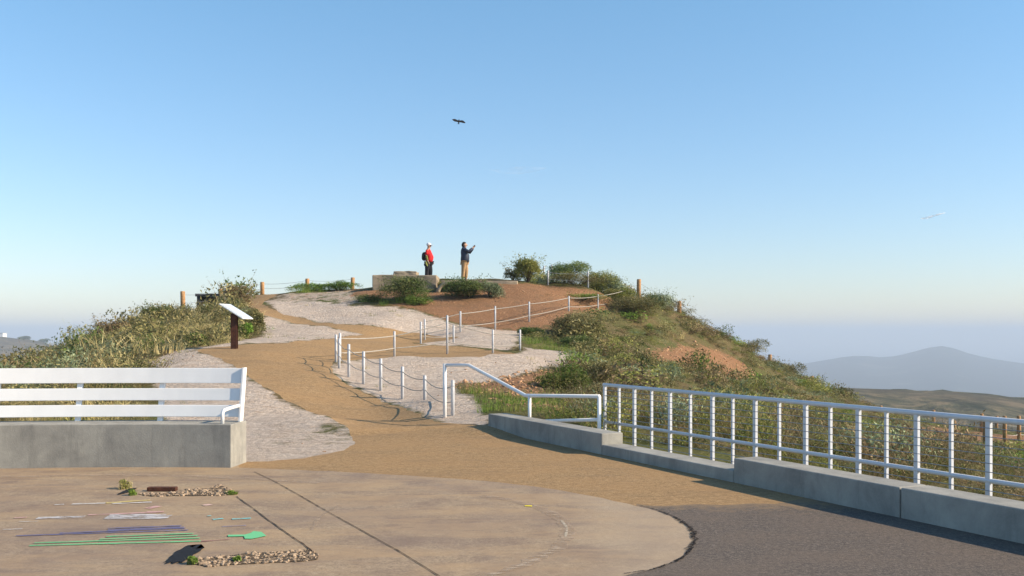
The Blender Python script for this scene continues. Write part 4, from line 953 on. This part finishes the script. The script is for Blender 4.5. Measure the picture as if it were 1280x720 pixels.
shrub('dark green shrub at the foot of the olive-brown mound', 722, 436, 54, 22, 'dark', 2300, .05, 60)
shrub('low dark green plant beside the rope fence above the green verge', 660, 420, 40, 15, 'dark', 1200, .05, 40)
shrub('bushy green shrub at the right tip of the gravel behind the handrail', 705, 488, 66, 34, 'green', 4200, .04, 140, tint=.62)
shrub('brownish shrub right beside the bushy green shrub at the gravel tip', 748, 480, 60, 34, 'olive', 3200, .04, 120)
shrub('grey sage shrub just above the low kerb beside the handrail end', 728, 522, 52, 22, 'sage', 2400, .03, 90)
shrub('small round sage shrub alone on the red scar', 911, 478, 16, 9, 'sage', 600, .05, 20)
shrub('dark skyline shrub beside the timber post above the mountain', 985, 478, 50, 24, 'olive', 2200, .06, 70, d=57, tint=.9)
shrub('rough dark skyline shrub below the fourth timber post on the crest', 935, 455, 56, 24, 'olive', 2200, .06, 70, d=54)
shrub('reddish-brown shrub standing alone before the red dirt flat', 1122, 533, 34, 18, 'brown', 1200, .05, 60, d=48, tint=.8)
shrub('bright green leafy plant at the foot of the scrub left of the sign', 249, 428, 22, 17, 'green', 900, .06, 20, tint=1.3)
shrub('bright green leafy plant right of the sign post', 303, 420, 24, 22, 'green', 1100, .06, 30, tint=1.1)
shrub('dark olive shrub behind the sign panel', 312, 414, 38, 34, 'olive', 2000, .05, 80)
shrub('twiggy hilltop shrub breaking the skyline above the sign', 297, 390, 44, 26, 'brown', 2400, .05, 150, d=41, twig=.3)
shrub('dark knobbly skyline shrub at the highest point of the left scrub', 195, 396, 50, 24, 'dark', 1900, .05, 90, d=38, twig=.3)
shrub('loose brown skyline shrub on the left shoulder of the left scrub', 140, 415, 44, 26, 'brown', 1500, .05, 100, d=36, twig=.4)
shrub('bright green low bush mat on the skyline left of the ruin', 424, 360, 52, 13, 'green', 2000, .06, 20, d=45, tint=1.0)
shrub('pale green low bush mat sloping down left on the skyline', 388, 367, 54, 13, 'green', 1900, .06, 20, d=45, tint=1.1)
# dark groves on far left hill
for lab, px, wpx, hpx in (('dark flat-topped grove nearer the white building on the far left ridge', 31, 17, 4.5), ('dark flat-topped grove at the right end of the far left ridge', 55, 17, 5.0)):
    x = Wd(px, D); z = far_top(px) - 2; w = wpx * D / F; h = hpx * D / F; q = np.random.default_rng(int(px))
    t, c = bush_tpl(q, 'dark', 1, 1, 2500, .10, 0); root = thing('distant_grove', lab, 'trees', (x, D, z), group='groves on the far left ridge'); tri_mesh('foliage', t * np.array([w, w * .5, h * 1.15]), c, M['leaf'], root)
# weeds in the paving
def weed(label, px, py, h, w, pal, n=70, leafy=True):
    x, y = G(px, py); q = np.random.default_rng(int(px)); root = thing('weed', label, 'weed', (x, y, 0.0), group='weeds growing in the broken paving')
    t, c = grass_tpl(q, pal, w, h, n, .003); o = tri_mesh('leaves', t, c, M['leaf'], root)
    if leafy: p_ = dome(q, 260, w, h * .8); tri_mesh('leaf_tuft', leaf_tris(q, p_, .022, .55), tints(q, 'green' if pal != 'straw' else 'moss', 260), M['leaf'], root)
    return root
weed('dry straw-tipped weed at the left end of the upper crumbled strip', 156, 611, .12, .14, 'straw', 90)
weed('small green weed right beside the straw-tipped one', 166, 619, .08, .08, 'green', 50)
weed('yellow-green weed at the right end of the upper crumbled strip', 290, 618, .05, .11, 'moss', 60)
weed('small dark green weed beside the large black stain', 240, 705, .07, .08, 'dark', 50)
weed('tiny green weed in the middle of the lower crumbled strip', 296, 702, .05, .05, 'green', 30)

# ------------------------------------------------------------------ people
def skin(name, verts, edges, mat, parent=None, sub=2):
    """verts: (x,y,z,rx[,ry])"""
    me = bpy.data.meshes.new(name); me.from_pydata([v[:3] for v in verts], edges, []); o = bpy.data.objects.new(name, me); C.objects.link(o)
    sm = o.modifiers.new('skin', 'SKIN'); sm.use_smooth_shade = True; sm.branch_smoothing = 0.6
    if not me.skin_vertices: 
        bm = bmesh.new(); bm.from_mesh(me); bm.verts.layers.skin.verify(); bm.to_mesh(me); bm.free()
    for i, v in enumerate(verts):
        sv = me.skin_vertices[0].data[i]; sv.radius = (v[3], v[4] if len(v) > 4 else v[3]); sv.use_root = (i == 0)
    ss = o.modifiers.new('sub', 'SUBSURF'); ss.levels = sub; ss.render_levels = sub
    dg = bpy.context.evaluated_depsgraph_get(); m2 = bpy.data.meshes.new_from_object(o.evaluated_get(dg)); bpy.data.objects.remove(o)
    m2.materials.clear(); m2.materials.append(mat)
    for p in m2.polygons: p.use_smooth = True
    m2.name = name; o = bpy.data.objects.new(name, m2); C.objects.link(o)
    if parent: o.parent = parent
    return o
sk = simple('skin', (0.50, 0.29, 0.20), 0.06, 8, 0.5); redc = simple('red_cotton', (0.55, 0.018, 0.022), 0.12, 9, 0.85); navy = simple('navy_nylon', (0.028, 0.038, 0.070), 0.25, 7, 0.6)
blk = simple('black_cloth', (0.016, 0.016, 0.022), 0.2, 9, 0.85); khaki = simple('tan_cotton', (0.40, 0.25, 0.13), 0.12, 8, 0.85); olv = simple('olive_cloth', (0.17, 0.19, 0.05), 0.2, 8, 0.9)
hairm = simple('dark_hair', (0.018, 0.013, 0.012), 0.2, 20, 0.6); capm = simple('white_cap_cotton', (0.74, 0.74, 0.76), 0.05, 8, 0.8); phm = simple('phone_case', (0.02, 0.02, 0.02), 0.1)
def chain(V, E, start, pts):
    i = start
    for p in pts: V.append(p); E.append((i, len(V) - 1)); i = len(V) - 1
    return i
def loft(name, rings, mat, parent, seg=20):
    vs = []; fs = []
    for cx_, z, rx, ry in rings:
        for k_ in range(seg):
            a = 2 * math.pi * k_ / seg; w_ = 1 + .025 * math.sin(3 * a + z * 23)
            vs.append((cx_ + rx * w_ * math.cos(a), ry * w_ * math.sin(a), z))
    n_ = len(rings)
    for i in range(n_ - 1):
        for k_ in range(seg): fs.append((i * seg + k_, i * seg + (k_ + 1) % seg, (i + 1) * seg + (k_ + 1) % seg, (i + 1) * seg + k_))
    fs += [tuple(range(seg))[::-1], tuple((n_ - 1) * seg + k_ for k_ in range(seg))]
    return MB().add(vs, fs).build(name, mat, parent, True)
def person(label, px, d, foot_z, pose, rz):
    x = Wd(px, d); root = thing('person', label, 'person', (x, d, foot_z), rz)
    V = [(0, 0, .96, .17, .14)]; E = []
    sp = chain(V, E, 0, [(0.01, 0, 1.12, .11, .11), (0.0, 0, 1.30, .10, .10), (-.005, 0, 1.41, .075, .08), (0.01, 0, 1.485, .070, .066), (0.03, 0, 1.56, .098, .088), (0.03, 0, 1.65, .112, .098), (.02, 0, 1.72, .080, .072)])
    chain(V, E, 6, [(0.145, 0, 1.595, .020)])                 # nose
    for s in (-1, 1): chain(V, E, 6, [(0.02, s * .108, 1.60, .018)])   # ears
    legs = {}
    for s in (-1, 1):
        fwd = .05 * s
        legs[s] = chain(V, E, 0, [(0, s * .10, .86, .098), (.02 + fwd, s * .11, .50, .062), (-.01 + fwd, s * .12, .11, .040), (.06 + fwd, s * .125, .05, .038), (.19 + fwd, s * .135, .03, .028)])
    arms = pose['arms']
    for s in (-1, 1):
        sh, el, wr, hd = arms[s]
        i = chain(V, E, 3, [(sh[0], sh[1] * .9, sh[2] - .03, .048), (*el, .040), (*wr, .028), (*hd, .034, .022)])
        hv, wv = Vector(hd), Vector(wr); dr = (hv - wv).normalized(); side = dr.cross(Vector((0, 1, 0))).normalized() if abs(dr.y) < .9 else Vector((1, 0, 0))
        for k in range(4):
            b = hv + side * (.024 - .016 * k); curl = Vector((0, -s * .02, 0)) if pose['curl'] else Vector((0, 0, 0))
            chain(V, E, i, [(*(b + dr * .035), .0095), (*(b + dr * .065 + curl), .0088), (*(b + dr * (.085 - abs(k - 1.4) * .006) + curl * 2), .0075)])
        chain(V, E, i, [(*(hv - dr * .01 + side * .042), .011), (*(hv + dr * .025 + side * .058), .0095)])
    skin('body', V, E, sk, root)
    # trousers
    T = [(0, 0, .98, .195, .165)]; TE = []
    for s in (-1, 1):
        fwd = .05 * s; chain(T, TE, 0, [(0, s * .10, .86, .138), (.02 + fwd, s * .11, .50, .100), (-.01 + fwd, s * .12, .10, .080)])
    skin('trousers', T, TE, pose['legs'], root)
    for s in (-1, 1):
        fwd = .05 * s; skin('shoe', [(-.04 + fwd, s * .12, .055, .048), (.07 + fwd, s * .127, .05, .048), (.20 + fwd, s * .135, .035, .035)], [(0, 1), (1, 2)], pose['shoes'], root, 1)
    # top garment
    loft('shirt' if pose['short'] else 'jacket', pose['rings'], pose['top'], root)
    for sd_ in (-1, 1):
        sh, el, wr, hd = (Vector(q_) for q_ in arms[sd_]); sh = Vector((sh.x - .005, sh.y * .82, sh.z - .03))
        pts = [sh, sh.lerp(el, .45), sh.lerp(el, .8)] if pose['short'] else [sh, sh.lerp(el, .5), el, el.lerp(wr, .45), el.lerp(wr, .92)]
        rad = [.075, .070, .068] if pose['short'] else [.088, .078, .072, .060, .050]
        MB().tube(pts, rad, 14).build('sleeve', pose['top'], root, True)
    return root
DP = 44.5
fz = H - (352.5 - YH) * DP / F
r1 = person('standing man in a red shirt, white cap and black trousers with a dark backpack', 535.5, DP, fz, dict(
    arms={-1: ((0.0, -.185, 1.42), (-.03, -.24, 1.14), (.05, -.25, .92), (.08, -.25, .85)), 1: ((0.0, .185, 1.42), (.0, .24, 1.14), (.10, .23, .93), (.14, .22, .87))},
    rings=[(.03, .89, .145, .185), (.05, 1.0, .165, .20), (.06, 1.12, .170, .20), (.03, 1.25, .148, .195), (.0, 1.36, .122, .185), (-.005, 1.42, .10, .15), (-.005, 1.465, .075, .09), (.0, 1.495, .058, .06)],
    curl=True, legs=blk, shoes=blk, top=redc, short=True, belly=.04), R(-12))
loft('cap', [(.02, 1.635, .108, .100), (.02, 1.68, .110, .100), (.015, 1.725, .088, .082), (.01, 1.755, .035, .03)], capm, r1)
MB().box((.155, 0, 1.650), (.13, .15, .012), M=Matrix.Rotation(R(10), 4, 'Y')).build('cap_brim', capm, r1, bevel=.004)
skin('backpack', [(-.15, 0, 1.36, .10, .14), (-.18, 0, 1.15, .12, .15), (-.17, 0, .93, .12, .15), (-.12, 0, .78, .10, .13)], [(0, 1), (1, 2)], blk, r1)
skin('jacket_sleeve', [(-.03, -.235, 1.17, .056), (.0, -.25, 1.05, .054), (.04, -.255, .95, .045)], [(0, 1), (1, 2)], olv, r1)
skin('folded_cloth', [(-.03, -.27, .92, .05, .02), (.0, -.29, .80, .065, .02), (.05, -.29, .68, .03, .015)], [(0, 1), (1, 2)], olv, r1)
fz2 = H - (351.5 - YH) * DP / F
r2 = person('standing person in a navy jacket and tan trousers raising a phone to take a photo', 580.5, DP, fz2, dict(
    arms={-1: ((0.03, -.19, 1.42), (.22, -.20, 1.30), (.38, -.09, 1.47), (.43, -.05, 1.53)), 1: ((0.03, .19, 1.42), (.22, .20, 1.30), (.38, .09, 1.47), (.43, .05, 1.53))},
    rings=[(.02, .84, .175, .20), (.03, .98, .195, .215), (.03, 1.15, .188, .215), (.0, 1.30, .165, .21), (-.015, 1.40, .14, .185), (-.02, 1.465, .105, .125), (-.01, 1.52, .085, .088)],
    curl=True, legs=khaki, shoes=blk, top=navy, short=False, belly=.06), R(-6))
loft('hair', [(-.055, 1.54, .060, .075), (-.045, 1.60, .085, .100), (-.028, 1.66, .102, .104), (-.012, 1.71, .092, .090), (-.008, 1.745, .060, .055), (-.008, 1.757, .02, .02)], hairm, r2)
loft('collar', [(-.01, 1.48, .085, .085), (-.015, 1.545, .082, .080)], navy, r2)
ph = MB().box((0, 0, 0), (.012, .15, .075)).build('phone', phm, None, bevel=.003)
ph.location = Matrix.Translation(r2.location) @ Matrix.Rotation(R(-6), 4, 'Z') @ Vector((.475, 0, 1.58)); ph.rotation_euler = (0, 0, R(-6))
tag(ph, 'small dark phone held up in front of the face by the person in navy', 'phone')

# ------------------------------------------------------------------ bird
bd = 88.0; bp = Vector(P(573.5, 152.0, bd))
Vb = [(0, 0, 0, .085)]; Eb = []
chain(Vb, Eb, 0, [(0, .16, .0, .075), (0, .27, .01, .045), (0, .33, .01, .040), (0, .385, .0, .014)])
chain(Vb, Eb, 0, [(0, -.18, 0, .055), (0, -.27, 0, .03)])
bird = skin('soaring_bird', Vb, Eb, simple('black_feathers', (0.004, 0.004, 0.005), 0.1, 9, 0.9)); bm = bmesh.new(); bm.from_mesh(bird.data)
def plate(out, th):
    top = [bm.verts.new((x, y, z + th)) for x, y, z in out]; bot = [bm.verts.new((x, y, z - th)) for x, y, z in out]; n_ = len(out)
    bm.faces.new(top); bm.faces.new(bot[::-1])
    for i in range(n_): bm.faces.new((top[i], bot[i], bot[(i + 1) % n_], top[(i + 1) % n_]))
def wing(s, dz):
    lead = [(0.03, .13, 0), (.20, .21, .04), (.38, .20, .04 + dz * .4), (.52, .10, dz * .8), (.60, -.02, dz)]
    trail = [(.57, -.06, dz), (.50, -.05, dz * .8), (.50, -.10, dz * .75), (.42, -.07, dz * .5), (.36, -.12, dz * .3), (.20, -.11, .02), (.03, -.10, 0)]
    pts = [(s * x, y, z + 0.0) for x, y, z in lead + trail]; th = .010
    # strip quads front to back so that the wing bends
    L_ = [(s * x, y, z) for x, y, z in lead]; T_ = [(s * .03, -.10, 0), (s * .20, -.11, .02), (s * .36, -.12, dz * .3), (s * .50, -.10, dz * .75), (s * .575, -.06, dz)]
    for i in range(4): plate([L_[i], L_[i + 1], T_[i + 1], T_[i]], th + .001 * i)
wing(-1, .14); wing(1, -.03)
plate([(-.03, -.22, 0), (.03, -.22, 0), (.085, -.41, 0), (0, -.44, 0), (-.085, -.41, 0)], .008)
bmesh.ops.recalc_face_normals(bm, faces=bm.faces); bm.to_mesh(bird.data); bm.free()
bird.location = bp; bird.rotation_euler = (R(42), R(6), R(4)); bird.scale = (1.0, 1.0, 1.0)
tag(bird, 'black bird soaring with spread wings high above the two people', 'bird')

# ------------------------------------------------------------------ contrail
def cloud_mat(name, amt, sc):
    m, n, l, p = newmat(name); a = noise(n, l, pos(n, l), sc, 6, .7)
    l.new(mth(n, l, 'MULTIPLY', ramp(n, l, a, [(0.38, 0.0), (0.62, 1.0)]), amt), p.inputs['Alpha']); p.inputs['Base Color'].default_value = (.92, .92, .92, 1); p.inputs['Roughness'].default_value = 1.0
    return m
m = cloud_mat('ice_cloud', .75, .02)
DC = 9000.0
ct = MB().tube([P(1151, 273.3, DC), P(1158, 272.6, DC), P(1166, 270.2, DC), P(1173, 268.0, DC), P(1182, 265.8, DC)], [4, 11, 9, 7, 2], 10).build('contrail', m, None, True)
tag(ct, 'short thin white vapour streak in the sky above the mountain', 'contrail')

m = cloud_mat('thin_cloud', .07, .008)
wc = MB().tube([P(612, 212, DC), P(628, 214, DC), P(650, 213, DC), P(668, 212, DC), P(684, 210, DC)], [3, 26, 36, 22, 3], 12).build('cloud_wisp', m, None, True)
tag(wc, 'barely visible wisp of thin cloud in the blue sky above the people', 'cloud')
